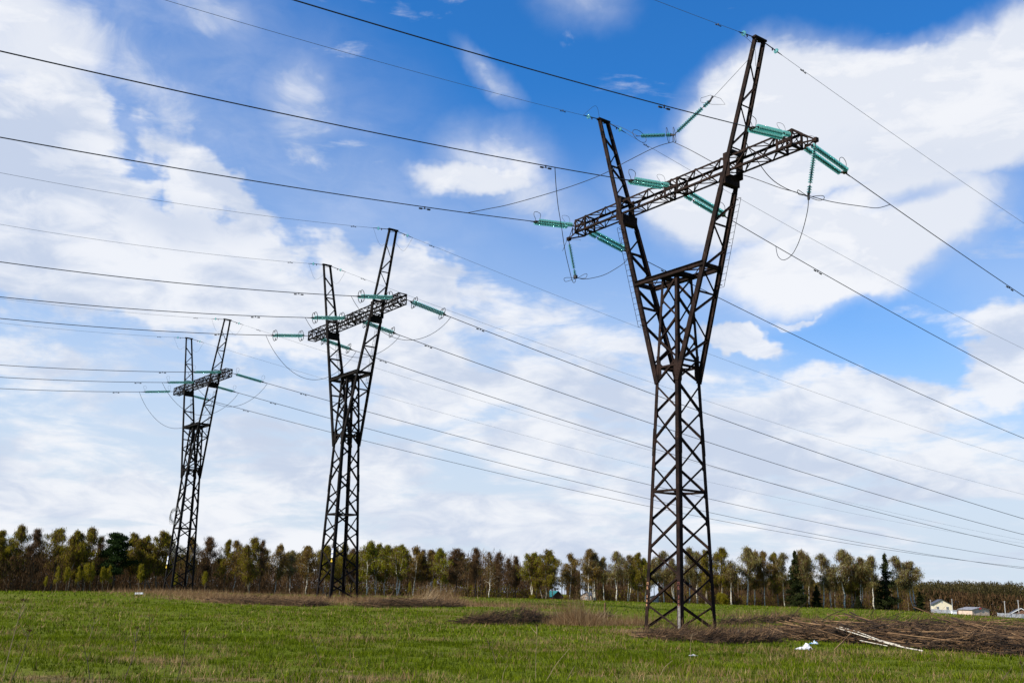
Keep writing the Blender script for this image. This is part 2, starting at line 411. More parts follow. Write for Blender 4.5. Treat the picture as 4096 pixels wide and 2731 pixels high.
# ground sheet
azs = np.concatenate([np.linspace(-PI, -0.62, 40)[:-1], np.linspace(-0.62, 0.62, 420), np.linspace(0.62, PI, 40)[1:]])
rs = np.concatenate([[0.0], np.geomspace(3, 16, 8), np.linspace(17, 75, 190), np.geomspace(76, 330, 120), np.geomspace(345, 6000, 26)])
AA, RR = np.meshgrid(azs, rs)
GX = RR * np.sin(AA); GY = RR * np.cos(AA); GZ = zg(GX, GY)
GZ = np.where(RR > 900, GZ[np.argmin(np.abs(rs - 900))][None, :] + 0 * GZ, GZ)
V = np.stack([GX, GY, GZ], -1).reshape(-1, 3); na = len(azs); nr = len(rs)
ii, jj = np.meshgrid(np.arange(nr - 1), np.arange(na - 1), indexing='ij'); b0 = (ii * na + jj).ravel()
F = np.concatenate([np.stack([b0, b0 + na + 1, b0 + na], 1), np.stack([b0, b0 + 1, b0 + na + 1], 1)])
gmask = strip_mask(V[:, 0], V[:, 1])
def ground_mat():
    m = bpy.data.materials.new('meadow_soil_and_turf'); m.use_nodes = True
    t = NT(m.node_tree); b = m.node_tree.nodes['Principled BSDF']; b.inputs['Roughness'].default_value = 0.95; b.inputs['Specular IOR Level'].default_value = 0.0
    tcn = t.new('ShaderNodeTexCoord'); P = tcn.outputs['Object']
    big = t.noise(P, 0.13, 5, 0.6); mid = t.noise(P, 0.9, 6, 0.65); fine = t.noise(P, 9.0, 5, 0.7)
    g = t.mix(t.smooth(fine, 0.3, 0.7), (0.024, 0.034, 0.005, 1), (0.105, 0.132, 0.014, 1))
    g = t.mix(t.smooth(big, 0.42, 0.62, 0.0, 0.30), g, (0.145, 0.14, 0.04, 1))
    g = t.mix(t.smooth(mid, 0.60, 0.72, 0.0, 0.6), g, (0.19, 0.135, 0.065, 1))
    a = t.new('ShaderNodeAttribute', attribute_name='tint')
    litter = t.mix(t.smooth(fine, 0.35, 0.65), (0.055, 0.034, 0.020, 1), (0.22, 0.145, 0.085, 1))
    g = t.mix(t.math('MULTIPLY', a.outputs['Fac'], 0.85), g, litter)
    t.link(g, b.inputs['Base Color'])
    bp = t.new('ShaderNodeBump'); bp.inputs['Strength'].default_value = 0.6; bp.inputs['Distance'].default_value = 0.06
    t.link(fine, bp.inputs['Height']); t.link(bp.outputs[0], b.inputs['Normal'])
    return m
me = np_mesh('ground', V, F, ground_mat(), gmask, smooth=True)
gnd = link(bpy.data.objects.new('ground', me)); tag(gnd, 'green spring field with straw coloured patches rising gently to the left', None, None, 'structure')

# ------------------------------------------------------------------ grass
def leafy(name, stops, transl=0.35, rough=0.6, spec=0.0):
    m = bpy.data.materials.new(name); m.use_nodes = True
    t = NT(m.node_tree); b = m.node_tree.nodes['Principled BSDF']; b.inputs['Roughness'].default_value = rough; b.inputs['Specular IOR Level'].default_value = spec
    a = t.new('ShaderNodeAttribute', attribute_name='tint')
    c = t.ramp(a.outputs['Fac'], stops); t.link(c, b.inputs['Base Color'])
    tr = t.new('ShaderNodeBsdfTranslucent'); t.link(c, tr.inputs[0])
    mx = t.new('ShaderNodeMixShader'); mx.inputs[0].default_value = transl
    t.link(b.outputs[0], mx.inputs[1]); t.link(tr.outputs[0], mx.inputs[2]); t.link(mx.outputs[0], m.node_tree.nodes['Material Output'].inputs[0])
    return m
M_GRASS = leafy('spring_grass', [(0.0, (0.030, 0.046, 0.004)), (0.35, (0.072, 0.098, 0.004)), (0.7, (0.165, 0.205, 0.009)), (1.0, (0.37, 0.39, 0.045))], 0.4)
M_STRAW = leafy('dry_straw', [(0.0, (0.10, 0.052, 0.026)), (0.5, (0.24, 0.145, 0.070)), (1.0, (0.44, 0.33, 0.17))], 0.25, 0.8)
def blades(n, r0, r1, w, h, keep, lean=0.45, az=0.56, tintf=None, power=1.0, hvar=0.5):
    r = np.sqrt(rng.random(n) * (r1 * r1 - r0 * r0) + r0 * r0); a = (rng.random(n) * 2 - 1) * az
    x = r * np.sin(a); y = r * np.cos(a)
    k = keep(x, y); sel = rng.random(n) < k; x, y = x[sel], y[sel]; n = len(x)
    z = zg(x, y)
    th = rng.random(n) * 2 * PI; la = rng.random(n) * 2 * PI
    hh = h * (1 - hvar + 2 * hvar * rng.random(n) ** power); ww = w * (0.6 + 0.8 * rng.random(n)); ln = lean * rng.random(n) ** 0.7
    # blades come in tufts: height follows noise
    tuft = 0.6 + 0.9 * fbm(x * 1.7, y * 1.7, 2)
    hh = hh * tuft
    b1 = np.stack([x - np.cos(th) * ww / 2, y - np.sin(th) * ww / 2, z - 0.02], 1)
    b2 = np.stack([x + np.cos(th) * ww / 2, y + np.sin(th) * ww / 2, z - 0.02], 1)
    tp = np.stack([x + np.cos(la) * hh * np.sin(ln), y + np.sin(la) * hh * np.sin(ln), z + hh * np.cos(ln)], 1)
    V = np.stack([b1, b2, tp], 1).reshape(-1, 3)
    tint = tintf(x, y, n); T = np.repeat(tint, 3)
    return V, T
def join(parts):
    V = np.concatenate([p[0] for p in parts]); T = np.concatenate([p[1] for p in parts])
    return V, np.arange(len(V)).reshape(-1, 3), T
def g_keep(x, y): 
    s = strip_mask(x, y); dry = np.clip((fbm(x * .9 + 40, y * .9, 4) - .56) / .07, 0, 1); clump = np.clip((fbm(x * 2.3 + 11, y * 2.3, 3) - .38) / .2, .12, 1)
    return np.clip(1 - 0.93 * s, 0, 1) * (1 - 0.5 * dry) * clump
def s_keep(x, y):
    dry = np.clip((fbm(x * .9 + 40, y * .9, 4) - .56) / .06, 0, 1)
    far = np.clip((fbm(x * .25 + 4, y * .5 + 3, 3) - .58) / .06, 0, 1) * .4
    return np.clip(0.015 + 0.42 * dry * dry + far + strip_mask(x, y) * .5, 0, 1)
def g_tint(x, y, n):
    return np.clip(0.02 + 0.35 * fbm(x * .3 + 5, y * .3, 3) + .40 * fbm(x * 1.9, y * 1.9 + 7, 3) + 0.6 * (rng.random(n) - .5), 0, 1)
def s_tint(x, y, n): return np.clip(0.25 + 0.5 * rng.random(n) + 0.3 * (fbm(x, y, 2) - .5), 0, 1)
V, F, T = join([blades(210000, 15.5, 34, .020, .095, g_keep, tintf=g_tint, lean=.9), blades(190000, 33, 68, .036, .10, g_keep, tintf=g_tint, lean=.8),
                blades(90000, 66, 140, .07, .12, g_keep, tintf=g_tint)])
o = link(bpy.data.objects.new('grass', np_mesh('grass', V, F, M_GRASS, T))); tag(o, 'short bright green grass covering the field', 'grass', kind='stuff')
V, F, T = join([blades(110000, 15.5, 36, .013, .17, s_keep, lean=1.5, tintf=s_tint), blades(70000, 35, 70, .026, .2, s_keep, lean=1.5, tintf=s_tint),
                blades(24000, 68, 140, .06, .18, s_keep, lean=1.4, tintf=s_tint)])
o = link(bpy.data.objects.new('dry_grass', np_mesh('dry_grass', V, F, M_STRAW, T))); tag(o, 'flattened straw coloured dead grass scattered through the green', 'dry grass', kind='stuff')
# tall dead stems, twigs and litter in the uncut strips by the pylons
def stems(n, areas, seed):
    r_ = np.random.default_rng(seed); Vs = []; Ts = []
    for px, py, rx, ry, h, k in areas:
        g, rr = ground_px(px, py); m = int(n * k)
        x = g.x + r_.normal(0, rx * .5, m); y = g.y + r_.normal(0, ry * .5, m); z = zg(x, y)
        hh = h * (0.25 + r_.random(m) ** 1.6); la = r_.random(m) * 2 * PI; ln = r_.random(m) * 1.35; w = (0.008 + 0.012 * r_.random(m)) * rr / 45
        tp = np.stack([x + np.cos(la) * hh * np.sin(ln), y + np.sin(la) * hh * np.sin(ln) * .6, z + hh * np.cos(ln)], 1)
        b1 = np.stack([x - w / 2, y, z - .02], 1); b2 = np.stack([x + w / 2, y, z - .02], 1)
        Vs.append(np.stack([b1, b2, tp], 1).reshape(-1, 3)); Ts.append(np.repeat(np.clip(r_.normal(.35, .25, m), 0, 1), 3))
    V = np.concatenate(Vs); return V, np.arange(len(V)).reshape(-1, 3), np.concatenate(Ts)
V, F, T = stems(1000, [(1350, 2402, 6, 4, .55, 4), (1640, 2410, 8, 3, .6, 6), (1750, 2400, 2.0, 2, 1.5, 1.2), (1010, 2404, 7, 3, .5, 4), (720, 2374, 6, 3, .55, 3), (880, 2390, 6, 2, .6, 2),
                       (2330, 2500, 1.3, 1.3, .85, 3.2), (2290, 2500, .6, .8, 1.9, .5), (2470, 2500, 1.7, 1.5, .55, 2), (2720, 2545, 3, 2.0, .4, 2.5), (3000, 2530, 2, 2, .45, 1.2),
                       (3300, 2540, 3, 2.5, .45, 2), (2240, 2495, 1.8, 1.2, .4, 1.2), (2560, 2495, 1.2, 1, .7, .5), (3050, 2470, 4, 3, .7, .5), (2150, 2430, 4, 3, .7, .5)], 3)
o = link(bpy.data.objects.new('dead_stems', np_mesh('dead_stems', V, F, M_STRAW, T))); tag(o, 'brown dead weed stems standing in the uncut strips around the pylon feet', 'dead stems', kind='stuff')

# ------------------------------------------------------------------ pylons
def tower_matrix(k):
    t = TW[k]
    return Matrix.Translation((t['x'], t['y'], t['z'])) @ Matrix.Rotation(t['l'], 4, 'Y') @ Matrix.Rotation(-t['a'], 4, 'Z')
TM = [tower_matrix(k) for k in range(3)]
def tpt(k, u, w, z): return TM[k] @ Vector((u, w, z))
P_ = TP
def half(z):
    if z <= P_['zw']: return P_['a0'] + (P_['aw'] - P_['a0']) * z / P_['zw']
    return P_['aw'] - (z - P_['zw']) * 0.043
def horn(z):
    s = (z - P_['zw']) / (P_['zp'] - P_['zw'])
    return P_['aw'] + (P_['up'] - P_['aw']) * s + 0.02, P_['aw'] + (P_['wp'] - P_['aw']) * s + 0.03
def lattice_tower(k, MS):
    root = empty('transmission_tower'); root.matrix_world = TM[k]
    zw, zt = P_['zw'], P_['zt']
    # four main legs
    for su in (-1, 1):
        for sw in (-1, 1):
            m = MB()
            h0, h1, h2 = half(-0.5), half(zw), half(zt - .1)
            m.angle((su * h0, sw * h0, -0.5), (su * h1, sw * h1, zw), 0.20, (-su, 0, 0), (0, -sw, 0), 0.02)
            m.angle((su * h1, sw * h1, zw), (su * h2, sw * h2, zt - .1), 0.16, (-su, 0, 0), (0, -sw, 0), 0.018)
            # bolted splice
            za, zb = 8.45, 9.85
            ha, hb = half(za) + .014, half(zb) + .014
            m.angle((su * ha, sw * ha, za), (su * hb, sw * hb, zb), 0.22, (-su, 0, 0), (0, -sw, 0), 0.02)
            for i in range(10):
                z = za + .08 + i * .137; hh = half(z) + .03
                for o_ in (.06, .15):
                    m.box((su * (hh - o_), sw * hh, z), (.035, .02, .035)); m.box((su * hh, sw * (hh - o_), z), (.02, .035, .035))
            m.build('leg', MS, root)
            f = MB()                                          # footing plate with its stub
            hb0 = half(-0.02)
            f.box((su * hb0, sw * hb0, 0.0), (.55, .55, .06)); f.box((su * hb0, sw * hb0, -.25), (.42, .42, .42))
            f.build('foot_plate', M_GREY if False else MS, root)
    # lacing of the four faces
    faces = [((-1, -1), (1, -1)), ((1, -1), (1, 1)), ((-1, -1), (-1, 1)), ((-1, 1), (1, 1))]
    phase = {((-1, -1), (1, -1)): 1, ((1, -1), (1, 1)): 1, ((-1, -1), (-1, 1)): 0, ((-1, 1), (1, 1)): 0}
    br = MB()
    zs = [0.0] + [1.1 + 1.36 * i for i in range(9)]
    for A, B in faces:
        nrm = Vector((A[0] + B[0], A[1] + B[1], 0)).normalized(); al = Vector((B[0] - A[0], B[1] - A[1], 0)).normalized()
        def node(which, z, ins=0.06):
            h = half(z) - .012; c = A if which == 0 else B
            p = Vector((c[0] * h, c[1] * h, z)); return p + al * (ins if which == 0 else -ins)
        # A carries odd nodes when phase = 1
        for i in range(len(zs) - 1):
            odd = (i % 2 == 1)
            w0 = (0 if odd else 1) if phase[(A, B)] else (1 if odd else 0)
            br.angle(node(w0, zs[i]), node(1 - w0, zs[i + 1]), 0.10, (0, 0, 1), -nrm, 0.012)
            if i:                                            # gusset at the node
                g = node(w0, zs[i], 0.0); s = al * (1 if w0 == 0 else -1); n2 = nrm * 0.02
                a = g + s * .1 - n2
                br.slab([a + Vector((0, 0, -.27)), a + s * .13 + Vector((0, 0, -.16)), a + s * .13 + Vector((0, 0, .16)), a + Vector((0, 0, .27))], 0.012)
        # upper shaft X lacing up to the tie beam
        zu = [zw - .3, 13.3, 14.4, 15.5, 16.6, zt - .25]
        for i in range(len(zu) - 1):
            w0 = i % 2 if phase[(A, B)] else 1 - i % 2
            br.angle(node(w0, zu[i]), node(1 - w0, zu[i + 1]), 0.10, (0, 0, 1), -nrm, 0.012)
            g = node(1 - w0, zu[i + 1], 0); s = al * (1 if w0 == 1 else -1); a = g + s * .08 - nrm * .02
            br.slab([a + Vector((0, 0, -.25)), a + s * .15 + Vector((0, 0, -.14)), a + s * .15 + Vector((0, 0, .14)), a + Vector((0, 0, .25))], 0.012)
        for z in (P_['zm'], 12.95, zt - .15):
            br.angle(node(0, z), node(1, z), 0.10, (0, 0, 1), -nrm, 0.012)
        # big waist plates
        for w0 in (0, 1):
            g = node(w0, zw + .25, 0); s = al * (1 if w0 == 0 else -1); a = g - nrm * .015
            br.slab([a + Vector((0, 0, -.75)), a + s * .32 + Vector((0, 0, -.2)), a + s * .32 + Vector((0, 0, .35)), a + s * .1 + Vector((0, 0, .85)), a + Vector((0, 0, .85))], 0.016)
    for z in (P_['zm'], 12.95):
        h = half(z) - .05
        br.bar((-h, -h, z), (h, h, z), .07, .012, (0, 0, 1)); br.bar((-h, h, z + .02), (h, -h, z + .02), .07, .012, (0, 0, 1))
    br.build('shaft_bracing', MS, root)
    # two horns
    for su in (-1, 1):
        zb = zw - .35
        hm = MB()
        for sw in (-1, 1):
            p0u, p0w = horn(zb); p1u, p1w = horn(P_['zp'])
            p = Vector((su * p0u, sw * (p0w + .02), zb)); q = Vector((su * p1u, sw * p1w, P_['zp']))
            d = (q - p).normalized(); sd = (Vector((1, 0, 0)) - d * d.x).normalized()
            W = 0.27; n_ = Vector((0, sw, 0))
            mid = p + (q - p) * .56; W2 = .23
            hm.bar(p, mid, W, .016, sd); hm.bar(mid, q, W2, .016, sd)
            for e in (-1, 1):
                hm.bar(p + sd * e * (W / 2) - n_ * .06, mid + sd * e * (W / 2) - n_ * .06, .014, .11, sd)
                hm.bar(mid + sd * e * (W2 / 2) - n_ * .05, q + sd * e * (W2 / 2) - n_ * .05, .014, .09, sd)
            for i in range(8):                               # bolted foot of the chord
                c = p + d * (.12 + i * .13) + n_ * .015
                hm.box(c + sd * .06, (.035, .02, .035)); hm.box(c - sd * .06, (.035, .02, .035))
            for i in range(7):                               # batten plates across the open side
                c = mid + d * (1.0 + i * 1.12) - n_ * .1
                hm.bar(c - d * .12, c + d * .12, W2, .01, sd)
        def hn(sw, z):
            u, w = horn(z); return Vector((su * u, sw * (w - .04), z))
        zl = list(np.arange(zb + 1.0, P_['zc'] - .7, 1.12)) ; top = list(np.arange(P_['zc'] + 1.2, P_['zp'] - .2, 1.05))
        for seq, hor in ((zl, 3), (top, 2)):
            for i in range(len(seq) - 1):
                s0 = -1 if i % 2 == 0 else 1
                w = .10 if seq is zl else .075
                hm.angle(hn(s0, seq[i]), hn(-s0, seq[i + 1]), w, (su, 0, 0), (0, 0, 1), .012)
                if i % hor == 0: hm.angle(hn(-1, seq[i]), hn(1, seq[i]), w, (su, 0, 0), (0, 0, 1), .012)
                g = hn(-s0, seq[i + 1]); hm.bar(g - Vector((0, 0, .14)), g + Vector((0, 0, .14)), .16, .012, (0, 1, 0))
        # cap at the peak
        pu, pw = horn(P_['zp'])
        hm.box((su * pu, 0, P_['zp'] + .02), (.26, 2 * pw + .16, .10)); hm.bar((su * pu, -pw, P_['zp'] - .25), (su * pu, pw, P_['zp'] - .06), .10, .012, (1, 0, 0))
        # heavy bracket that carries the crossarm
        zc = P_['zc']; bu, bw = horn(zc - .35)
        hm.box((su * bu, 0, zc - .36), (.36, 2 * bw - .02, .56)); 
        bu2, bw2 = horn(zc + 1.05); hm.box((su * bu2, 0, zc + 1.02), (.22, 2 * bw2 - .02, .16))
        for sw in (-1, 1): hm.box((su * horn(zc + .4)[0], sw * (horn(zc + .4)[1] - .05), zc + .35), (.42, .05, 1.3))
        ho = hm.build('horn', MS, root)
        # ladder
        ld = MB(); swl = -1 if (k == 0 and su < 0) else 1
        z0, z1 = zt - (0.9 if su > 0 else 2.6), zc - 1.0
        o_ = Vector((-.12 * 0, swl * .30, 0)) if k == 0 else Vector((0, -.33, 0))
        def lp(z, e): u, w = horn(z); return Vector((su * u + e * .15, swl * w, z)) + o_
        for e in (-1, 1): ld.tube([lp(z0, e), lp(z1, e)], .012, 4)
        nz_ = int((z1 - z0) / .33)
        for i in range(nz_ + 1):
            z = z0 + (z1 - z0) * i / nz_; ld.tube([lp(z, -1), lp(z, 1)], .010, 4)
        for z in (z0 + .1, (z0 + z1) / 2, z1 - .1):
            u, w = horn(z); ld.bar((su * u, swl * w, z), lp(z, 0), .03, .03)
        ld.build('ladder', MS, ho)
    # tie beams
    tb = MB(); hu, hw = horn(zt)
    for sw in (-1, 1):
        for dz in (-.12, .12): tb.bar((-hu, sw * (hw + .02), zt + dz), (hu, sw * (hw + .02), zt + dz), .16, .02, (0, 1, 0))
        tb.bar((-hu, sw * (hw + .02), zt), (hu, sw * (hw + .02), zt), .22, .014, (0, 0, 1))
    for u in (-hu + .1, -.6, .6, hu - .1):
        tb.box((u, 0, zt - .02), (.16, 2 * hw - .02, .20))
    for a, b in ((-hu, -.6), (-.6, .6), (.6, hu)):
        tb.bar((a, -hw, zt + .02), (b, hw, zt + .02), .08, .012, (0, 0, 1)); tb.bar((a, hw, zt + .045), (b, -hw, zt + .045), .08, .012, (0, 0, 1))
    tb.build('tie_beam', MS, root)
    # crossarm
    ca = MB(); L, wc, zc, hc = P_['L'], P_['wc'], P_['zc'], P_['hc']
    for sw in (-1, 1):
        for top_ in (0, 1):
            z = zc + hc * top_
            ca.angle((-L, sw * wc, z), (L, sw * wc, z), .095, (0, -sw, 0), (0, 0, 1 - 2 * top_), .014)
    nb = 19 if k == 0 else 22
    us = np.linspace(-L, L, nb)
    for i in range(nb - 1):
        a, b = us[i], us[i + 1]; f = i % 2
        for sw in (-1, 1):
            ca.angle((a, sw * wc, zc + hc * f), (b, sw * wc, zc + hc * (1 - f)), .055, (0, 0, 1), (0, -sw, 0), .008)
        for top_ in (0, 1):
            z = zc + hc * top_
            ca.angle((a, -wc if f else wc, z), (b, wc if f else -wc, z), .05, (1, 0, 0), (0, 0, 1), .008)
            if i % 2 == 0: ca.bar((a, -wc, z), (a, wc, z), .05, .01, (0, 0, 1))
        if k > 0:
            for sw in (-1, 1): ca.bar((a, sw * (wc - .01), zc + hc * (1 - f)), (b, sw * (wc - .01), zc + hc * f), .04, .008, (0, 0, 1))
    stations = [-L, -L + .85, -.45, .45, L - .85, L]
    for u in stations:
        for sw in (-1, 1): ca.bar((u, sw * (wc - .01), zc), (u, sw * (wc - .01), zc + hc), .14, .03, (1, 0, 0))
        for z in (zc, zc + hc): ca.bar((u, -wc, z), (u, wc, z), .13, .05, (1, 0, 0))
        ca.bar((u, -wc, zc), (u, wc, zc + hc), .06, .012, (1, 0, 0)); ca.bar((u + .015, wc, zc), (u + .015, -wc, zc + hc), .06, .012, (1, 0, 0))
    for u in (-L + .4, 0, L - .4):                              # star plates behind the string anchorages
        for sw in (-1, 1): ca.bar((u - .4, sw * wc * .9, zc + hc / 2), (u + .4, sw * wc * .9, zc + hc / 2), .16, .03, (0, 0, 1))
    if k == 0:
        for su in (-1, 1):
            tipp = Vector((su * P_['tip'], 0, zc + .02))
            for sw in (-1, 1):
                ca.bar((su * L, sw * wc, zc), tipp, .09, .014, (0, 0, 1)); ca.bar((su * L, sw * wc, zc + hc), tipp, .08, .014, (0, 0, 1))
                ca.bar((su * (L + .45), sw * wc * .58, zc + .01), (su * (L + .45), sw * wc * .58, zc + hc * .55), .05, .012)
            ca.bar((su * (L + .45), -wc * .6, zc + hc * .5), (su * (L + .45), wc * .6, zc + hc * .5), .06, .012)
            ca.box(tipp + Vector((0, 0, -.02)), (.22, .2, .2))
    ca.build('crossarm', MS, root)
    return root
T0 = lattice_tower(0, M_ST); tag(T0, 'nearest and largest rusty lattice pylon, numbered in paint on its legs, right of centre', 'power pylon', 'lattice pylons in a row across the field')
T1 = lattice_tower(1, M_ST2); tag(T1, 'middle dark lattice pylon of the three, with sign plates low on its front leg', 'power pylon', 'lattice pylons in a row across the field')
T2 = lattice_tower(2, M_ST2); tag(T2, 'farthest and smallest dark lattice pylon, with a wire coil hung on its left leg', 'power pylon', 'lattice pylons in a row across the field')

# painted number on the near pylon's legs, mottled grey strip low on the front leg
def letters(chars, host, u, w, ztop, step, size, m, facing):
    for i, ch in enumerate(chars):
        if ch == ' ': continue
        cu = bpy.data.curves.new('letter', 'FONT'); cu.body = ch; cu.size = size; cu.extrude = 0.003; cu.align_x = 'CENTER'
        tmp = bpy.data.objects.new('tmp', cu); COL.objects.link(tmp)
        bpy.context.view_layer.update()
        me_ = bpy.data.meshes.new_from_object(tmp.evaluated_get(bpy.context.evaluated_depsgraph_get()))
        bpy.data.objects.remove(tmp); me_.materials.clear(); me_.materials.append(m)
        me_.name = 'painted_letter'
        o = link(bpy.data.objects.new('painted_letter', me_)); o.parent = host
        z = ztop - i * step; h = half(z)
        o.location = (u(h), w(h), z)
        o.rotation_euler = (R(90), 0, facing)
letters('ПБ 309', T0, lambda h: -h + .09, lambda h: -h - .018, 2.08, .205, .17, M_LETTER, 0)
letters('ПБ 309', T0, lambda h: h - .10, lambda h: -h - .018, 2.1, .205, .19, M_LETTER2, 0)
pm = MB(); pm.bar((half(.0) - .09, -half(.0) - .014, .0), (half(1.15) - .09, -half(1.15) - .014, 1.15), .17, .004, (1, 0, 0)); pm.build('grey_patch', M_GREY, T0)
# sign plates
def plate(host, u, w, z, sx, sz, m_, stripe=None):
    s = MB(); s.box((u, w, z), (sx, .01, sz)); o = s.build('sign_plate', m_, host)
    if stripe:
        q = MB(); q.box((u, w - .008, z + sz * .36), (sx * .9, .004, sz * .2)); q.build('blue_header', stripe, o)
        q = MB()
        for i in range(3): q.box((u, w - .008, z + sz * .12 - i * sz * .17), (sx * .7, .004, sz * .06))
        q.build('text_lines', M_BLACK, o)
    return o
def triangle(host, u, w, z, s_):
    t = MB(); t.slab([(u - s_ / 2, w, z), (u + s_ / 2, w, z), (u, w, z + s_ * .9)], .008); o = t.build('warning_triangle', M_YEL, host)
    b = MB(); b.bar((u + .03, w - .011, z + s_ * .62), (u - .02, w - .011, z + s_ * .34), .03, .004, (1, 0, 0)); b.bar((u - .02, w - .011, z + s_ * .34), (u + .03, w - .011, z + s_ * .32), .02, .004, (0, 0, 1)); b.bar((u + .03, w - .011, z + s_ * .32), (u, w - .011, z + s_ * .1), .03, .004, (1, 0, 0)); b.build('lightning_bolt', M_BLACK, o)
for z in (3.75, 3.38): plate(T1, half(z) - .12, -half(z) - .04, z, .30, .34, M_WHITE, M_BLUE)
triangle(T1, half(2.9) - .12, -half(2.9) - .04, 2.88, .30)
for z in (3.45, 3.0): plate(T2, -half(z) + .06, -half(z) - .04, z, .34, .40, M_WHITE, M_BLUE)
triangle(T2, -half(2.4) + .02, -half(2.4) - .04, 2.38, .34)
plate(T2, half(4.9) - .1, -half(4.9) - .04, 5.0, .26, .38, M_WHITE, M_BLUE)
# wire coil on the far pylon
cm = MB()
for i in range(9):
    c = tpt(2, -half(7.9) + .42 + .35 * rng.random(), -half(7.9) - .10 - .08 * rng.random(), 7.9 + .35 * (rng.random() - .5))
    ra, rb = .42 + .22 * rng.random(), .62 + .3 * rng.random(); tl = (rng.random() - .5) * .9
    pts = [c + Vector((ra * math.cos(a) * math.cos(tl) - rb * math.sin(a) * math.sin(tl), .1 * math.sin(a * 2 + i), rb * math.sin(a) * math.cos(tl) + ra * math.cos(a) * math.sin(tl))) for a in np.linspace(0, 2 * PI, 22)]
    cm.tube(pts, .018, 4)
tag(cm.build('wire_coil', M_COIL), 'tangled coil of pale wire hanging on the left leg of the farthest pylon', 'wire coil')

# ------------------------------------------------------------------ insulator strings
DISCS = 20
def chain_mesh(n, sp=.14, rad=.135, seg=14, gap=()):
    m = MB()
    for i in range(n):
        x = i * sp
        if i in gap: 
            m.lathe([(x, .02), (x + sp, .02)], 5, mi=1); continue
        m.lathe([(x - .02, .028), (x + .0, .06), (x + .06, .062), (x + .065, .035), (x + sp, .028)], 8, mi=1)
        m.lathe([(x + .035, .05), (x + .045, rad * .66), (x + .075, rad * .95), (x + .095, rad), (x + .098, rad * .93), (x + .08, rad * .7), (x + .075, .045)], seg, mi=0)
    return m.mesh('glass_disc_chain', [M_GLASS, M_FIT], smooth=True)
CH = chain_mesh(DISCS); CHg = chain_mesh(DISCS, gap=(4,)); CHs = chain_mesh(DISCS - 1, gap=(15,))
LST = 3.45
def string_proto(style):
    root = empty('insulator_string')
    for j, y in enumerate((-.21, .21)):
        o = link(bpy.data.objects.new('glass_disc_chain', CHg if (style == 'racket' and j) else CH)); o.parent = root; o.location = (.42, y, 0)
    f = MB()
    f.tube([(-.05, 0, 0), (.22, 0, 0)], .028, 5); f.slab([(.2, -.05, -.012), (.42, -.25, -.012), (.42, .25, -.012), (.2, .05, -.012)], .024)
    f.build('anchor_yoke', M_FIT, root)
    e = .42 + DISCS * .14
    f = MB(); f.slab([(e - .02, -.27, -.012), (e + .2, -.07, -.012), (e + .2, .07, -.012), (e - .02, .27, -.012)], .024); f.box((e + .1, 0, 0), (.2, .2, .09))
    f.tube([(e + .1, 0, 0), (e + .55, 0, -.01)], [.05, .03], 6); f.build('line_yoke', M_FIT, root)
    if style == 'racket':
        for x0, s, r_ in ((e + .12, 1, .015), (.38, -1, .009)):
            h = MB()
            pts = [(0, 0, .04), (-.02 * s, 0, .18), (.06 * s, -.02, .42), (-.06 * s, -.05, .62), (-.42 * s, -.1, .66), (-.62 * s, -.06, .5), (-.36 * s, 0, .12), (-.3 * s, 0, .05)]
            P = smooth_path(pts, 5); h.tube([(x0 + a * .9, b, c * .95) for a, b, c in P], r_, 5); h.build('arcing_horn', M_FIT, root)
    elif style == 'ring':
        for x0 in (e - .12, .62):
            h = MB()
            for sy in (-1, 1):
                pts = [(x0, sy * .17 + .33 * math.cos(a) * 1.0, .45 * math.sin(a)) for a in np.linspace(0, 2 * PI, 25)]
                pts = [p for p in pts if p[1] * sy > -.02]
                a0 = [(x0, sy * .17 + sy * .33 * math.cos(a), .45 * math.sin(a)) for a in np.linspace(-PI * .62, PI * .62, 18)]
                h.tube([(x0, 0, -.22)] + a0 + [(x0, 0, .22)], .026, 6)
                h.tube([(x0, sy * .2, 0), (x0, sy * .5, 0)], .014, 4)
            h.build('grading_ring', M_FIT, root)
    else:
        for x0, s in ((e + .1, 1), (.36, -1)):
            h = MB(); pts = [(0, 0, .03), (.05 * s, 0, .3), (.12 * s, 0, .62), (-.08 * s, 0, .72), (-.22 * s, 0, .55), (-.12 * s, 0, .25), (-.05 * s, 0, .03)]
            h.tube([(x0 + a, b, c) for a, b, c in smooth_path(pts, 4)], .011, 4); h.build('arcing_horn', M_FIT, root)
    return root
def smooth_path(pts, n=6):
    P = [Vector(p) for p in pts]; out = []
    for i in range(len(P) - 1):
        a = P[max(i - 1, 0)]; b = P[i]; c = P[i + 1]; d = P[min(i + 2, len(P) - 1)]
        for k in range(n):
            t = k / n
            out.append(0.5 * ((2 * b) + (c - a) * t + (2 * a - 5 * b + 4 * c - d) * t * t + (3 * b - a - 3 * c + d) * t ** 3))
    out.append(P[-1]); return out
def frame(p, d, up=Vector((0, 0, 1))):
    d = d.normalized(); y = up.cross(d).normalized(); z = d.cross(y)
    return Matrix(((d.x, y.x, z.x, p.x), (d.y, y.y, z.y, p.y), (d.z, y.z, z.z, p.z), (0, 0, 0, 1)))

# ------------------------------------------------------------------ conductors
WV = dict(dev=(-0.13477, -0.00023, -0.00576, -0.01912, 0.11026, 0.13212), c=(0.00092, 0.00191, 0.00181, 0.00072, 0.00051, 0.00041))
L_, H_ = P_['L'], P_['zc'] + P_['hc'] * .5
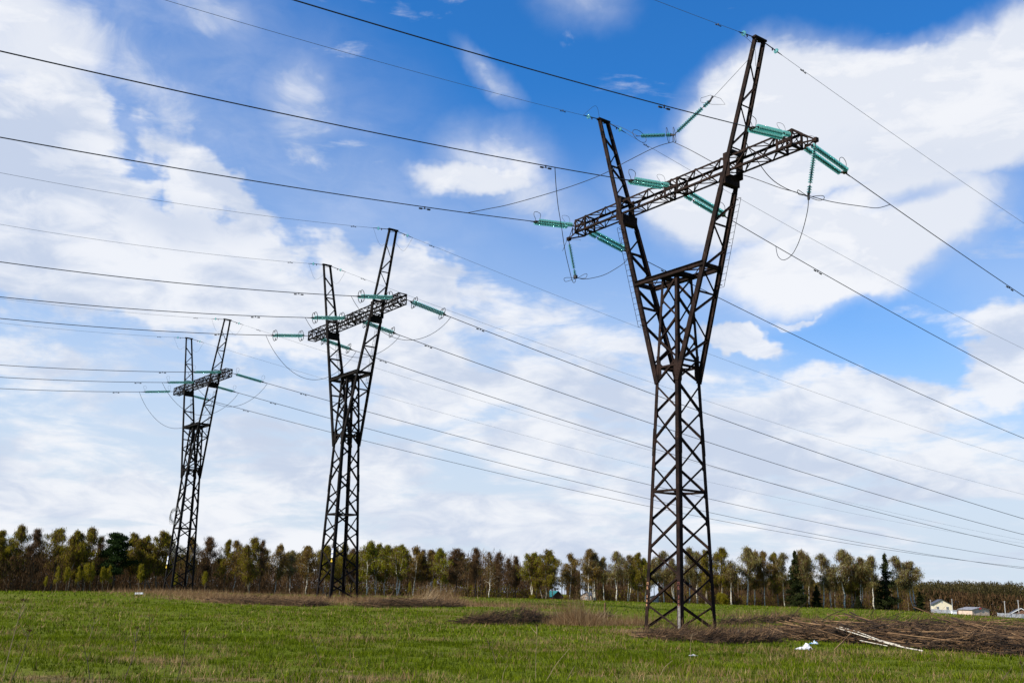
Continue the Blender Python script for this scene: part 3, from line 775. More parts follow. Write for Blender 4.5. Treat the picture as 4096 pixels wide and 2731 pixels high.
# tower, phase (-1,0,1 / ground wire 'g'), side, slope, run length
WIRES = [(0, -1, -1, -.19118, 75), (0, 0, -1, -.2019, 75), (0, 1, -1, -.21064, 75), (0, -1, 1, -.17522, 230), (0, 0, 1, -.17867, 230), (0, 1, 1, -.19274, 230),
         (1, -1, -1, -.16108, 92), (1, 0, -1, -.17153, 92), (1, 1, -1, -.162, 92), (1, -1, 1, -.1964, 300), (1, 0, 1, -.20123, 300), (1, 1, 1, -.20904, 300),
         (2, -1, -1, -.15208, 100), (2, 0, -1, -.15242, 100), (2, 1, -1, -.15673, 100), (2, -1, 1, -.16319, 330), (2, 0, 1, -.17087, 330), (2, 1, 1, -.16779, 330)]
GWS = [(0, -1, -1, -.18491, 75), (0, 1, -1, -.20286, 75), (0, -1, 1, -.15855, 230), (0, 1, 1, -.152, 230), (1, -1, -1, -.14256, 92), (1, 1, -1, -.15388, 92),
       (1, -1, 1, -.19306, 300), (1, 1, 1, -.19392, 300), (2, -1, -1, -.12353, 100), (2, 1, -1, -.12847, 100), (2, -1, 1, -.17625, 330), (2, 1, 1, -.18745, 330)]
def wire_fn(k, A, sd, b):
    i = (0 if sd < 0 else 3) + k
    a = TW[k]['a'] + WV['dev'][i]; d = Vector((math.sin(a), math.cos(a), 0)) * sd; c = WV['c'][i]
    return lambda s: A + d * s + Vector((0, 0, b * s + c * s * s))
TN = ['nearest pylon', 'middle pylon', 'farthest pylon']
PHN = {-1: 'left end', 0: 'middle', 1: 'right end'}
SDS = {-1: 'left', 1: 'right'}
SDN = {-1: 'towards the left edge', 1: 'towards the right'}
protos = [string_proto('racket'), string_proto('ring'), string_proto('small')]
used = [False] * 3
WF = {}
M_DAMP = M_FIT
def damper(m_, P, d, sc_=1.0):
    up = Vector((0, 0, 1)); c = P - up * .10 * sc_
    m_.bar(P + up * .03, c, .04, .05, d); m_.tube([c - d * .26 * sc_, c + d * .26 * sc_], .012, 4)
    for s in (-1, 1): m_.tube([c + d * s * .16 * sc_, c + d * s * .33 * sc_], .042 * sc_, 6)
for k, ph, sd, b, run in WIRES:
    A = tpt(k, ph * (L_ - (.42 if ph else 0)) + (.4 * sd if ph == 0 else 0) * 0, sd * (P_['wc'] + .06), H_)
    A = tpt(k, ph * L_, sd * P_['wc'], H_)
    fn = wire_fn(k, A, sd, b); WF[(k, ph, sd)] = fn
    P0 = fn(.08); P1 = fn(3.45); droop = P1
    if not used[k]: ins = protos[k]; used[k] = True
    else: ins = copy_tree(protos[k])
    ins.matrix_world = frame(P0, P1 - P0)
    tag(ins, f'double glass disc string, {PHN[ph]} of the {TN[k]} crossarm, {SDS[sd]} side', 'insulator', 'tension insulator strings on the pylons')
    m = MB(); N = 90
    ss = [3.5 + (run - 3.5) * (i / N) for i in range(N + 1)]
    m.tube([fn(s) for s in ss], .024 if k == 0 else .027, 6)
    w = m.build('power_line', M_WIRE, smooth=True)
    tag(w, f'dark conductor running {SDS[sd]} from the {PHN[ph]} of the {TN[k]} crossarm', 'power line', 'phase conductors of the power lines')
    dm = MB(); s0 = {(0, -1): 11.5, (0, 1): 9.5, (1, -1): 8.2, (1, 1): 6.6, (2, -1): 6.6, (2, 1): 8.0}[(k, sd)]
    if k == 0 and sd < 0 and ph == 0: s0 = 9.6
    if k == 0 and sd < 0 and ph == 1: s0 = 9.8
    if k == 0 and sd > 0: s0 = {1: 19.0, 0: 11.8, -1: 6.8}[ph]
    damper(dm, fn(s0), (fn(s0 + .5) - fn(s0)).normalized(), 1.1); dm.build('vibration_damper', M_DAMP, w)
gproto = None
for k, ph, sd, b, run in GWS:
    A = tpt(k, ph * P_['up'], sd * P_['wp'], P_['zp']); fn = wire_fn(k, A, sd, b); WF[(k, 'g', ph, sd)] = fn
    if gproto is None:
        gproto = empty('ground_wire_insulator')
        f = MB(); f.tube([(0, 0, 0), (.95, 0, 0)], .028, 5); f.box((.72, 0, -.05), (.05, .05, .16)); f.tube([(1.1, 0, 0), (1.5, 0, 0)], [.035, .015], 5); f.build('link_rod', M_FIT, gproto)
        f = MB(); f.lathe([(.93, .05), (.95, .10), (1.0, .135), (1.03, .14), (1.04, .12), (1.03, .05)], 14); f.build('glass_disc', M_GLASS, gproto, True)
        gi = gproto
    else: gi = copy_tree(gproto)
    gi.matrix_world = frame(fn(0.0), fn(1.5) - fn(0.0))
    tag(gi, f'single glass disc at the {"left" if ph < 0 else "right"} peak of the {TN[k]}, {SDS[sd]} side', 'insulator', 'ground wire insulators at the pylon peaks')
    m = MB(); N = 80; ss = [1.4 + (run - 1.4) * (i / N) for i in range(N + 1)]
    m.tube([fn(s) for s in ss], .0105 if k == 0 else .012, 5)
    w = m.build('ground_wire', M_GW, smooth=True)
    tag(w, f'thin ground wire running {SDS[sd]} from the {"left" if ph < 0 else "right"} peak of the {TN[k]}', 'ground wire', 'thin ground wires above the power lines')
    dm = MB(); s0 = 3.2; damper(dm, fn(s0), (fn(s0 + .5) - fn(s0)).normalized(), .7); dm.build('vibration_damper', M_DAMP, w)

# jumpers --------------------------------------------------------------
def fdepth(P): return (P - EYEV).dot(_F)
def px_path(pts, PA, PB, n=6, bow=0.0):
    """a wire from PA to PB seen through the given pixels, its depth running evenly from one end to the other"""
    n_ = len(pts); out = [PA]
    for i, (x, y) in enumerate(pts):
        t = (i + 1) / (n_ + 1); D_ = fdepth(PA) * (1 - t) + fdepth(PB) * t
        out.append(EYEV + ray(x, y) * D_)
    out.append(PB); return smooth_path(out, n)
def at_depth(x, y, D_): return EYEV + ray(x, y) * D_
def wire_at_px(fn, x, s0=1, s1=60):
    best = None
    for s in np.linspace(s0, s1, 600):
        P = fn(s); d = P - EYEV; z = d.dot(_F)
        if z <= 0: continue
        q = 2048 + FPX * d.dot(_R) / z
        if best is None or abs(q - x) < best[0]: best = (abs(q - x), P)
    return best[1]
def jumper(name, pts, label, r_=.019, grp='jumper wires on the pylons'):
    m = MB(); m.tube(pts, r_, 5); o = m.build('jumper_wire', M_WIRE, smooth=True); tag(o, label, 'jumper wire', grp); return o
def sus_string(P, Q, mesh, label, ring=True):
    root = empty('insulator_string'); root.matrix_world = frame(P, Q - P, Vector((0.3, 1, 0.1)))
    Ld = (Q - P).length; s = (Ld - .35) / ((DISCS - 1) * .14)
    o = link(bpy.data.objects.new('glass_disc_chain', mesh)); o.parent = root; o.location = (.22, 0, 0); o.scale = (s, .88, .88)
    f = MB(); f.tube([(-.15, 0, 0), (.24, 0, 0)], .022, 5); f.tube([(Ld - .14, 0, 0), (Ld + .03, 0, 0)], [.08, .05], 7); f.build('end_fitting', M_FIT, root)
    if ring:
        for x0 in ((.12, Ld - .1) if ring == 2 else (.12,)):
            h = MB(); h.tube([(x0, -.75, -.15), (x0 - .05, -.7, -.2), (x0 - .2 , -.1, 0), (x0 - .2, .1, 0), (x0 + .35, .5, .2), (x0 + .38, .55, .16)], .012, 4); h.build('arcing_horn', M_FIT, root)
    tag(root, label, 'insulator', 'single insulator strings holding jumpers of the nearest pylon'); return root
# left tip
DL = fdepth(tpt(0, -P_['tip'], 0, P_['zc']))
PL0 = tpt(0, -P_['tip'], 0, P_['zc'] - .12); PL1 = at_depth(2302, 1108, DL)
sus_string(PL0, PL1, CHs, 'single glass string hanging below the left tip of the nearest pylon crossarm', 1)
DR = fdepth(tpt(0, P_['tip'], 0, P_['zc']))
PR0 = tpt(0, P_['tip'], 0, P_['zc'] - .12); PR1 = at_depth(3234, 783, DR)
sus_string(PR0, PR1, CHs, 'single glass string hanging below the right tip of the nearest pylon crossarm', 0)
pkL = tpt(0, -P_['up'], P_['wp'], P_['zp'] - .1); pkR = tpt(0, P_['up'] - .15, -P_['wp'], P_['zp'] - .9)
A1 = at_depth(2552, 545, fdepth(pkL) * .66 + fdepth(pkR) * .34); B1 = at_depth(2692, 540, (fdepth(pkL) + fdepth(pkR)) / 2); C1 = at_depth(2842, 402, fdepth(pkL) * .3 + fdepth(pkR) * .7)
sus_string(A1, B1, CHs, 'near-level single glass string slung between the two peaks of the nearest pylon', 0)
sus_string(B1 + Vector((.1, 0, .05)), C1, CHs, 'steep single glass string slung up to the right peak of the nearest pylon', 0)
def ring_thing(P, r_, nrm, parent=None):
    nrm = nrm.normalized(); a = nrm.orthogonal().normalized(); b = nrm.cross(a)
    return [P + a * (r_ * math.cos(t)) + b * (r_ * math.sin(t)) for t in np.linspace(0, 2 * PI, 20)]
hb = MB()
dr = (B1 - A1).normalized()
hb.tube(ring_thing(A1 + dr * .1, .48, dr + Vector((0, -.5, .8))), .014, 5)
for off in (-.35, .1): hb.tube(ring_thing(B1 + dr * off, .42, dr + Vector((.5, .2, .35))), .014, 5)
hb.tube([B1 - dr * .35, B1 + dr * .15], .05, 6); hb.tube([B1, B1 - Vector((0, 0, .42))], .025, 5)
tag(hb.build('arcing_ring_set', M_FIT), 'dark wire rings and clamp joining the two slung glass strings between the peaks', 'arcing rings')
hc_ = MB(); loop = [(-.55, 0, -.1), (-.5, 0, .12), (0, 0, .3), (.55, 0, .12), (.78, 0, -.22), (.1, 0, -.24), (-.5, 0, -.12)]
hc_.tube([C1 + Vector(p) for p in loop], .012, 4); hc_.tube([C1 + Vector((-.05, 0, -.1)), C1 + Vector((.12, 0, .25))], .05, 6)
tag(hc_.build('arcing_ring_set', M_FIT), 'bent wire arcing frame at the upper end of the steep slung string', 'arcing rings')
jumper('j', px_path([(2480, 508)], pkL, A1), 'short wire from the nearest pylon left peak to the slung glass string', .012)
jumper('j', [C1, pkR], 'straight thin wire from the slung glass string up to the nearest pylon right peak', .011)
hub = B1 - Vector((0, 0, .42))
nl = wire_at_px(WF[(0, -1, -1)], 1870)
jumper('j', px_path([(2620, 590), (2500, 650), (2400, 702), (2250, 757), (2050, 815), (1950, 836)], hub, nl, 5), 'long jumper sweeping down left from the slung strings to a line wire')
jumper('j', px_path([(2760, 600), (2848, 648), (2920, 685), (3010, 712), (3120, 752), (3180, 768)], hub, PR1 + Vector((-.05, 0, -.05)), 5), 'long jumper sweeping down right behind the crossarm to the hanging string')
nr = WF[(0, 1, -1)](3.7)
jumper('j', px_path([(2985, 570), (3030, 645), (3085, 715), (3150, 757)], nr, PR1 + Vector((-.1, 0, 0)), 5), 'jumper curving down across the crossarm right arm to the hanging string')
wr = wire_at_px(WF[(0, 1, 1)], 3562)
jumper('j', px_path([(3330, 808), (3450, 826), (3510, 832)], PR1, wr, 5), 'jumper from the right hanging string out to the right line wire')
wm = wire_at_px(WF[(0, 0, 1)], 3102)
jumper('j', px_path([(3232, 830), (3222, 880), (3208, 930), (3190, 980), (3165, 1022), (3135, 1040), (3112, 1025)], PR1, wm, 5), 'jumper dropping from the right hanging string in a loop to the middle line wire')
lp_ = MB()
for pts in ([(3234, 783), (3196, 778), (3192, 760), (3215, 775), (3240, 790), (3275, 802), (3296, 795), (3290, 783), (3250, 786)],):
    lp_.tube(smooth_path([at_depth(x, y, DR) for x, y in pts], 5), .016, 5)
lp_.tube([PR1, PR1 - Vector((0, 0, .2))], .06, 6)
tag(lp_.build('arcing_ring_set', M_FIT), 'looped wire ends and clamp below the right hanging string', 'arcing rings')
nm = wire_at_px(WF[(0, 0, -1)], 2218)
jumper('j', px_path([(2224, 740), (2232, 820), (2245, 900), (2260, 1000), (2278, 1080), (2290, 1125), (2300, 1128)], nm, PL1, 5), 'vertical jumper dropping from the middle line wire to the left hanging string')
wl = wire_at_px(WF[(0, -1, 1)], 2525)
jumper('j', px_path([(2330, 1116), (2370, 1112), (2420, 1098), (2470, 1070), (2500, 1048)], PL1, wl, 5), 'jumper curving from the left hanging string to behind the left horn')
lp_ = MB(); lp_.tube(smooth_path([at_depth(x, y, DL) for x, y in [(2302, 1112), (2272, 1110), (2256, 1114), (2262, 1126), (2285, 1120), (2310, 1112), (2335, 1098), (2348, 1096), (2342, 1112), (2318, 1113)]], 4), .015, 5)
lp_.tube([PL1 + Vector((0, 0, .1)), PL1 - Vector((0, 0, .08))], [.13, .13], 8)
tag(lp_.build('arcing_ring_set', M_FIT), 'looped wire horns and cap below the left hanging string', 'arcing rings')
# jumpers under the other two crossarms, sagging below the arm from one line clamp to the other
for k in (1, 2):
    for ph in (-1, 0, 1):
        A = WF[(k, ph, -1)](4.0); B = WF[(k, ph, 1)](3.9); sag = 3.3 if ph == -1 else 2.6
        if k == 2: sag += .5
        pts = [A + (B - A) * t + Vector((0, 0, -sag * (1 - (2 * t - 1) ** 2) ** .9)) for t in np.linspace(0, 1, 26)]
        jumper('j', pts, f'sagging jumper loop below the {PHN[ph]} of the {TN[k]} crossarm', .02)
for ph, sd, q in ((-1, -1, (.3, .55)), (1, -1, (-.5, -.9))):
    A = WF[(0, 'g', ph, sd)](1.45); B = tpt(0, ph * P_['up'], -P_['wp'], P_['zp'] - (0 if ph < 0 else 1.6)); mid = (A + B) / 2 + Vector((.1, 0, q[0]))
    if ph < 0: mid = (A + B) / 2 + Vector((.25, 0, .75))
    else: mid = (A + B) / 2 + Vector((.35, 0, .15))
    jumper('j', smooth_path([A, mid, B], 8), f'thin bonding wire curling at the {"left" if ph < 0 else "right"} peak of the nearest pylon', .009, 'bonding wires at the peaks')
for k in (1, 2):
    for ph in (-1, 1):
        for sd in (-1, 1):
            A = WF[(k, 'g', ph, sd)](1.45); B = tpt(k, ph * P_['up'], sd * P_['wp'], P_['zp'] - 1.0)
            pts = smooth_path([A, (A + B) / 2 + Vector((0, 0, -.9)), B], 8)
            jumper('j', pts, f'thin bonding wire loop at the {"left" if ph < 0 else "right"} peak of the {TN[k]}, {"left" if sd < 0 else "right"} side', .008, 'bonding wires at the peaks')

#PART2
# ------------------------------------------------------------------ trees
def bark(name, a, b_, sc_=(6, 6, 22)):
    m = bpy.data.materials.new(name); m.use_nodes = True
    t = NT(m.node_tree); b = m.node_tree.nodes['Principled BSDF']; b.inputs['Roughness'].default_value = 0.85; b.inputs['Specular IOR Level'].default_value = 0.2
    tcn = t.new('ShaderNodeTexCoord'); mp = t.new('ShaderNodeMapping'); mp.inputs['Scale'].default_value = sc_; t.link(tcn.outputs['Object'], mp.inputs[0])
    t.link(t.mix(t.smooth(t.noise(mp.outputs[0], 0.35, 5, 0.6), 0.50, 0.60), (*a, 1), (*b_, 1)), b.inputs['Base Color'])
    return m
M_BIRCH = bark('birch_bark', (0.60, 0.55, 0.45), (0.10, 0.08, 0.06))
M_BIRCHD = bark('dull_birch_bark', (0.22, 0.18, 0.13), (0.06, 0.05, 0.035))
M_BARK = bark('brown_bark', (0.075, 0.055, 0.04), (0.035, 0.028, 0.02))
M_LOG = bark('peeled_birch_stem', (0.42, 0.38, 0.31), (0.07, 0.05, 0.04), (14, 14, 14))
M_OLIVE = leafy('budding_olive_leaves', [(0, (0.085, 0.070, 0.006)), (0.5, (0.21, 0.175, 0.012)), (1, (0.36, 0.31, 0.03))], 0.55)
M_GREENL = leafy('fresh_green_leaves', [(0, (0.090, 0.090, 0.006)), (0.5, (0.22, 0.21, 0.010)), (1, (0.37, 0.37, 0.03))], 0.45)
M_RUST = leafy('catkin_brown_leaves', [(0, (0.10, 0.062, 0.012)), (0.5, (0.22, 0.145, 0.026)), (1, (0.36, 0.25, 0.06))], 0.5)
M_GREYL = leafy('pale_grey_green_leaves', [(0, (0.11, 0.095, 0.022)), (0.5, (0.24, 0.21, 0.06)), (1, (0.42, 0.38, 0.15))], 0.55)
M_TWIG = leafy('bare_brown_twigs', [(0, (0.036, 0.020, 0.010)), (0.5, (0.095, 0.054, 0.026)), (1, (0.19, 0.12, 0.06))], 0.25, 0.8)
M_NEEDLE = leafy('pine_needles', [(0, (0.006, 0.012, 0.004)), (0.5, (0.014, 0.026, 0.008)), (1, (0.034, 0.052, 0.014))], 0.15)
M_SPRUCE = leafy('spruce_needles', [(0, (0.006, 0.010, 0.004)), (0.5, (0.018, 0.024, 0.008)), (1, (0.045, 0.050, 0.016))], 0.15)

class TriSoup:
    def __init__(s): s.V = []; s.T = []
    def cards(s, C, size, r_, tint, flat=0.0, elong=1.0, axis=None):
        """one small randomly turned triangle at every centre"""
        n = len(C)
        if n == 0: return
        a = r_.normal(size=(n, 3)); a /= np.linalg.norm(a, axis=1)[:, None]
        if axis is not None: a = a * (1 - 0.75) + np.asarray(axis) * 0.75; a /= np.linalg.norm(a, axis=1)[:, None]
        b = r_.normal(size=(n, 3)); b -= (b * a).sum(1)[:, None] * a; b /= np.linalg.norm(b, axis=1)[:, None]
        sz = (size * (0.5 + r_.random(n)))[:, None]
        s.V.append(np.stack([C - b * sz * .5 / elong, C + b * sz * .5 / elong, C + a * sz * elong], 1).reshape(-1, 3))
        s.T.append(np.repeat(np.clip(tint + r_.normal(0, .18, n), 0, 1), 3))
    def mesh(s, name, m):
        V = np.concatenate(s.V); return np_mesh(name, V, np.arange(len(V)).reshape(-1, 3), m, np.concatenate(s.T))
def tree_proto(seed, kind, H=14.0, lo=.35, spread=2.0, nl=26, leaf=M_OLIVE, bark_m=M_BIRCH, dens=1.0, up=1.1, lean=0.0, r0=.13, stems_=1, droop=.9, lsize=.13, twigs=1.0):
    r_ = np.random.default_rng(seed); tm = MB(); ts = TriSoup(); tw = TriSoup()
    root = empty(kind)
    for st in range(stems_):
        sa = r_.random() * 2 * PI; sl = (0 if st == 0 else .09 + .09 * r_.random()) + lean
        base = np.array([.25 * st * math.cos(sa), .25 * st * math.sin(sa), -.3]); h = H * (1 if st == 0 else .8 + .18 * r_.random())
        pts = []; wig = r_.normal(0, .13, (9, 2)).cumsum(0)
        for i in range(9):
            t = i / 8; pts.append(base + np.array([math.cos(sa) * sl * h * t + wig[i, 0], math.sin(sa) * sl * h * t * .4 + wig[i, 1], h * t * .97]))
        rad = [r0 * (1 - .93 * (i / 8)) ** .9 * (1 if st == 0 else .75) + .008 for i in range(9)]
        tm.tube(pts, rad, 6)
        def at(t):
            k = min(int(t * 8), 7); f = t * 8 - k; return np.array(pts[k]) * (1 - f) + np.array(pts[k + 1]) * f
        tips = []; wts = []; lop = r_.random() * 2 * PI
        for j in range(nl):
            q_ = (j + r_.random() * .9) / nl; t = lo + (0.985 - lo) * q_; p = at(t); a = r_.random() * 2 * PI
            prof = (.55 + .45 * q_ / .35) if q_ < .35 else (1 - (q_ - .35) / .66) ** .85
            Lb = spread * max(.1, prof) * (.45 + .75 * r_.random()) * (1 + .25 * math.cos(a - lop))
            path = [p]; d = np.array([math.cos(a), math.sin(a), up * (.7 + .9 * r_.random())]); d /= np.linalg.norm(d)
            for q in range(5):
                path.append(path[-1] + d * Lb * .27 + r_.normal(0, .05, 3)); d = d + np.array([0, 0, -.20 * droop]); d /= np.linalg.norm(d)
            rb = max(.016, r0 * .34 * (1 - t * .75)); tm.tube(path, rb, 4, .010, cap=False)
            lw = .35 + .65 * r_.random()
            for q in range(1, 6):
                for w in range(4):
                    d2 = r_.normal(size=3) * .8 + np.array([math.cos(a), math.sin(a), .25]); d2 /= np.linalg.norm(d2)
                    L2 = .16 + Lb * (.16 + .30 * r_.random()); e = np.array(path[q]) + d2 * L2
                    for f in (1.0, .6): tips.append(np.array(path[q]) + d2 * L2 * f); wts.append(lw)
                    if w < 2: tm.tube([path[q], e], .012, 3, .005, cap=False)
        tips = np.array(tips); wts = np.array(wts); wts /= wts.sum()
        # drooping sprays: every spray is a short hanging line of small leaves
        ns = int(1.2 * dens * len(tips)); idx = r_.choice(len(tips), ns, p=wts); S = tips[idx] + r_.normal(0, .20, (ns, 3)); k = 6
        sway = r_.normal(0, .12, (ns, 1, 3)); f = (np.arange(k) / k)[None, :, None]; ln = (.25 + 1.15 * droop * r_.random((ns, 1, 1)))
        C = S[:, None, :] + sway * f * 2 + np.array([0, 0, -1.0]) * f * ln; C = C.reshape(-1, 3) + r_.normal(0, .05, (ns * k, 3))
        tint = np.repeat(np.clip(.2 + .6 * r_.random(ns), 0, 1), k)
        ts.cards(C, lsize * 1.05, r_, tint, elong=1.9, axis=(0, 0, -.8) if droop > .3 else None)
        n = int(4 * twigs * len(tips)); idx = r_.integers(0, len(tips), n); C = tips[idx] + r_.normal(0, .26, (n, 3))
        C[:, 2] -= np.abs(r_.normal(0, .35 * droop, n)); tw.cards(C, .15, r_, .5, elong=3.4, axis=(0, 0, -.7 if droop > .3 else .8))
    tm.build('trunk', bark_m, root, True)
    o = link(bpy.data.objects.new('crown', ts.mesh('crown', leaf))); o.parent = root
    if twigs > 0: o = link(bpy.data.objects.new('twigs', tw.mesh('twigs', M_TWIG))); o.parent = root
    return root
def pine_proto(seed):
    r_ = np.random.default_rng(seed); root = empty('pine_tree'); tm = MB(); ts = TriSoup(); H = 14
    tm.tube([(0, 0, -.3), (.1, 0, 4), (-.1, 0, 8), (.2, .1, 11), (.1, 0, 13.4)], [.2, .17, .13, .08, .03], 7)
    for j in range(17):
        z = 3.6 + 9.4 * (j / 16); a = j * 2.4 + r_.random(); L = (3.6 - 2.4 * ((z - 3.6) / 9.4) ** 1.3) * (.75 + .4 * r_.random()); d = np.array([math.cos(a), math.sin(a), .22])
        p = np.array([0.05, 0, z]); e = p + d * L; tm.tube([p, p + d * L * .5 + [0, 0, -.1], e], .06, 4, .02, cap=False)
        for q in range(7):
            c = p + d * L * (.45 + .55 * r_.random()) + r_.normal(0, .28, 3); m = 190; C = c + r_.normal(size=(m, 3)) * np.array([.5, .5, .22])
            ts.cards(C, .2, r_, .25 + .5 * r_.random(), elong=1.6, axis=(0, 0, .5))
    tm.build('trunk', M_BARK, root, True); o = link(bpy.data.objects.new('crown', ts.mesh('crown', M_NEEDLE))); o.parent = root; return root
def spruce_proto(seed, scraggly=False):
    r_ = np.random.default_rng(seed); root = empty('spruce_tree'); tm = MB(); ts = TriSoup(); H = 14.0
    tm.tube([(0, 0, -.3), (.05, 0, 5), (-.05, 0, 10), (0, 0, H)], [.2, .15, .08, .015], 6)
    nlv = 34
    for j in range(nlv):
        t = j / (nlv - 1); z = .8 + (H - 1.3) * t; R_ = (2.5 if not scraggly else 1.9) * (1 - t) ** .8 * (.65 + .6 * r_.random()) + .12
        nb = 7 if not scraggly else 5
        for b in range(nb):
            if scraggly and r_.random() < .3: continue
            a = r_.random() * 2 * PI; L = R_ * (.55 + .7 * r_.random()); n = int(30 + 60 * L); u = r_.random(n) ** .7
            C = np.stack([math.cos(a) * L * u, math.sin(a) * L * u, z - .35 * L * u + .12 * L * u * u * 2], 1) + r_.normal(0, .10, (n, 3)) * (1 + L * .3)
            C[:, 2] -= np.abs(r_.normal(0, .16, n)) * (1 if not scraggly else 1.8)
            ts.cards(C, .17, r_, .3 + .45 * r_.random(), elong=1.5, axis=(0, 0, -.5))
            tm.tube([(0, 0, z), (math.cos(a) * L, math.sin(a) * L, z - .2 * L)], .03, 3, .01, cap=False)
    tm.build('trunk', M_BARK, root, True); o = link(bpy.data.objects.new('crown', ts.mesh('crown', M_SPRUCE))); o.parent = root; return root
PR = {
 'olive': [tree_proto(11, 'birch_tree', leaf=M_OLIVE, bark_m=M_BIRCHD, dens=1.3, spread=2.4, nl=28, lo=.26), tree_proto(12, 'birch_tree', leaf=M_OLIVE, bark_m=M_BIRCHD, dens=.9, spread=1.9, nl=24, lo=.3, stems_=2), tree_proto(13, 'birch_tree', leaf=M_OLIVE, bark_m=M_BIRCHD, dens=1.1, spread=2.1, nl=26, lo=.34)],
 'green': [tree_proto(21, 'birch_tree', r0=.11, leaf=M_GREENL, bark_m=M_BIRCH, dens=1.15, spread=2.3, nl=26, lo=.32), tree_proto(22, 'birch_tree', leaf=M_GREENL, bark_m=M_BIRCH, dens=.8, spread=1.9, nl=22, lo=.38, stems_=2, r0=.12)],
 'rust': [tree_proto(31, 'birch_tree', r0=.11, leaf=M_RUST, bark_m=M_BIRCH, dens=.85, spread=2.2, nl=24, lo=.34), tree_proto(32, 'birch_tree', r0=.11, leaf=M_RUST, bark_m=M_BIRCH, dens=.7, spread=2.3, nl=22, lo=.38, lean=.03)],
 'pale': [tree_proto(41, 'birch_tree', leaf=M_GREYL, bark_m=M_BIRCH, dens=.65, spread=2.0, nl=22, lo=.44, droop=1.3, r0=.125), tree_proto(42, 'birch_tree', leaf=M_GREYL, bark_m=M_BIRCH, dens=.5, spread=1.9, nl=20, lo=.5, droop=1.3, r0=.13, stems_=2), tree_proto(43, 'birch_tree', leaf=M_GREYL, bark_m=M_BIRCH, dens=.75, spread=1.7, nl=22, lo=.48, droop=1.1, r0=.12)],
 'bare': [tree_proto(51, 'bare_tree', leaf=M_TWIG, bark_m=M_BARK, dens=.45, spread=2.3, nl=28, lo=.28, up=1.3, droop=.15, lsize=.10, twigs=1.5), tree_proto(52, 'bare_tree', leaf=M_TWIG, bark_m=M_BARK, dens=.35, spread=1.8, nl=26, lo=.35, up=1.6, droop=.1, lsize=.10, twigs=1.2)],
 'white': [tree_proto(61, 'birch_tree', leaf=M_RUST, bark_m=M_BIRCH, dens=.2, spread=2.9, nl=24, lo=.25, up=1.0, droop=.3, twigs=.8, r0=.12)],
 'thin': [tree_proto(71, 'young_birch', H=8, leaf=M_OLIVE, bark_m=M_BIRCHD, dens=.7, spread=.8, nl=14, lo=.5, r0=.06, twigs=0), tree_proto(72, 'young_birch', H=8, leaf=M_OLIVE, bark_m=M_BIRCHD, dens=.5, spread=.7, nl=12, lo=.42, r0=.055, lean=.05, twigs=0)],
 'bush': [tree_proto(81, 'leafy_bush', H=4, leaf=M_OLIVE, bark_m=M_BARK, dens=1.6, spread=1.5, nl=16, lo=.05, r0=.05, up=1.2, stems_=2, droop=.2, twigs=0)],
 'pine': [pine_proto(91)], 'spruce': [spruce_proto(95)], 'scraggly': [spruce_proto(96, True)],
}
HN = dict(olive=14, green=14, rust=14, pale=14, bare=14, white=14, thin=8, bush=4, pine=13.8, spruce=14, scraggly=14)
for k_ in PR:                                # natural height of the built crowns
    for t_ in PR[k_]:
        t_['_h'] = max(v.co.z for c in t_.children for v in c.data.vertices)
NMX = {k_: [t_['_h'] for t_ in PR[k_]] for k_ in PR}
DSC = dict(olive='olive budding birch with a full crown', green='fresh green budding birch', rust='rusty brown budding birch', pale='slender birch with a bright white trunk and thin drooping crown',
           bare='leafless dark brown tree', white='birch with spreading white limbs and almost no leaves', thin='slim young birch with a thin white stem', bush='low bright green bush',
           pine='dark green pine with layered branches', spruce='dark conical spruce', scraggly='ragged tall dark spruce')
CAT = dict(pine='pine tree', spruce='spruce tree', scraggly='spruce tree', bush='bush', bare='tree')
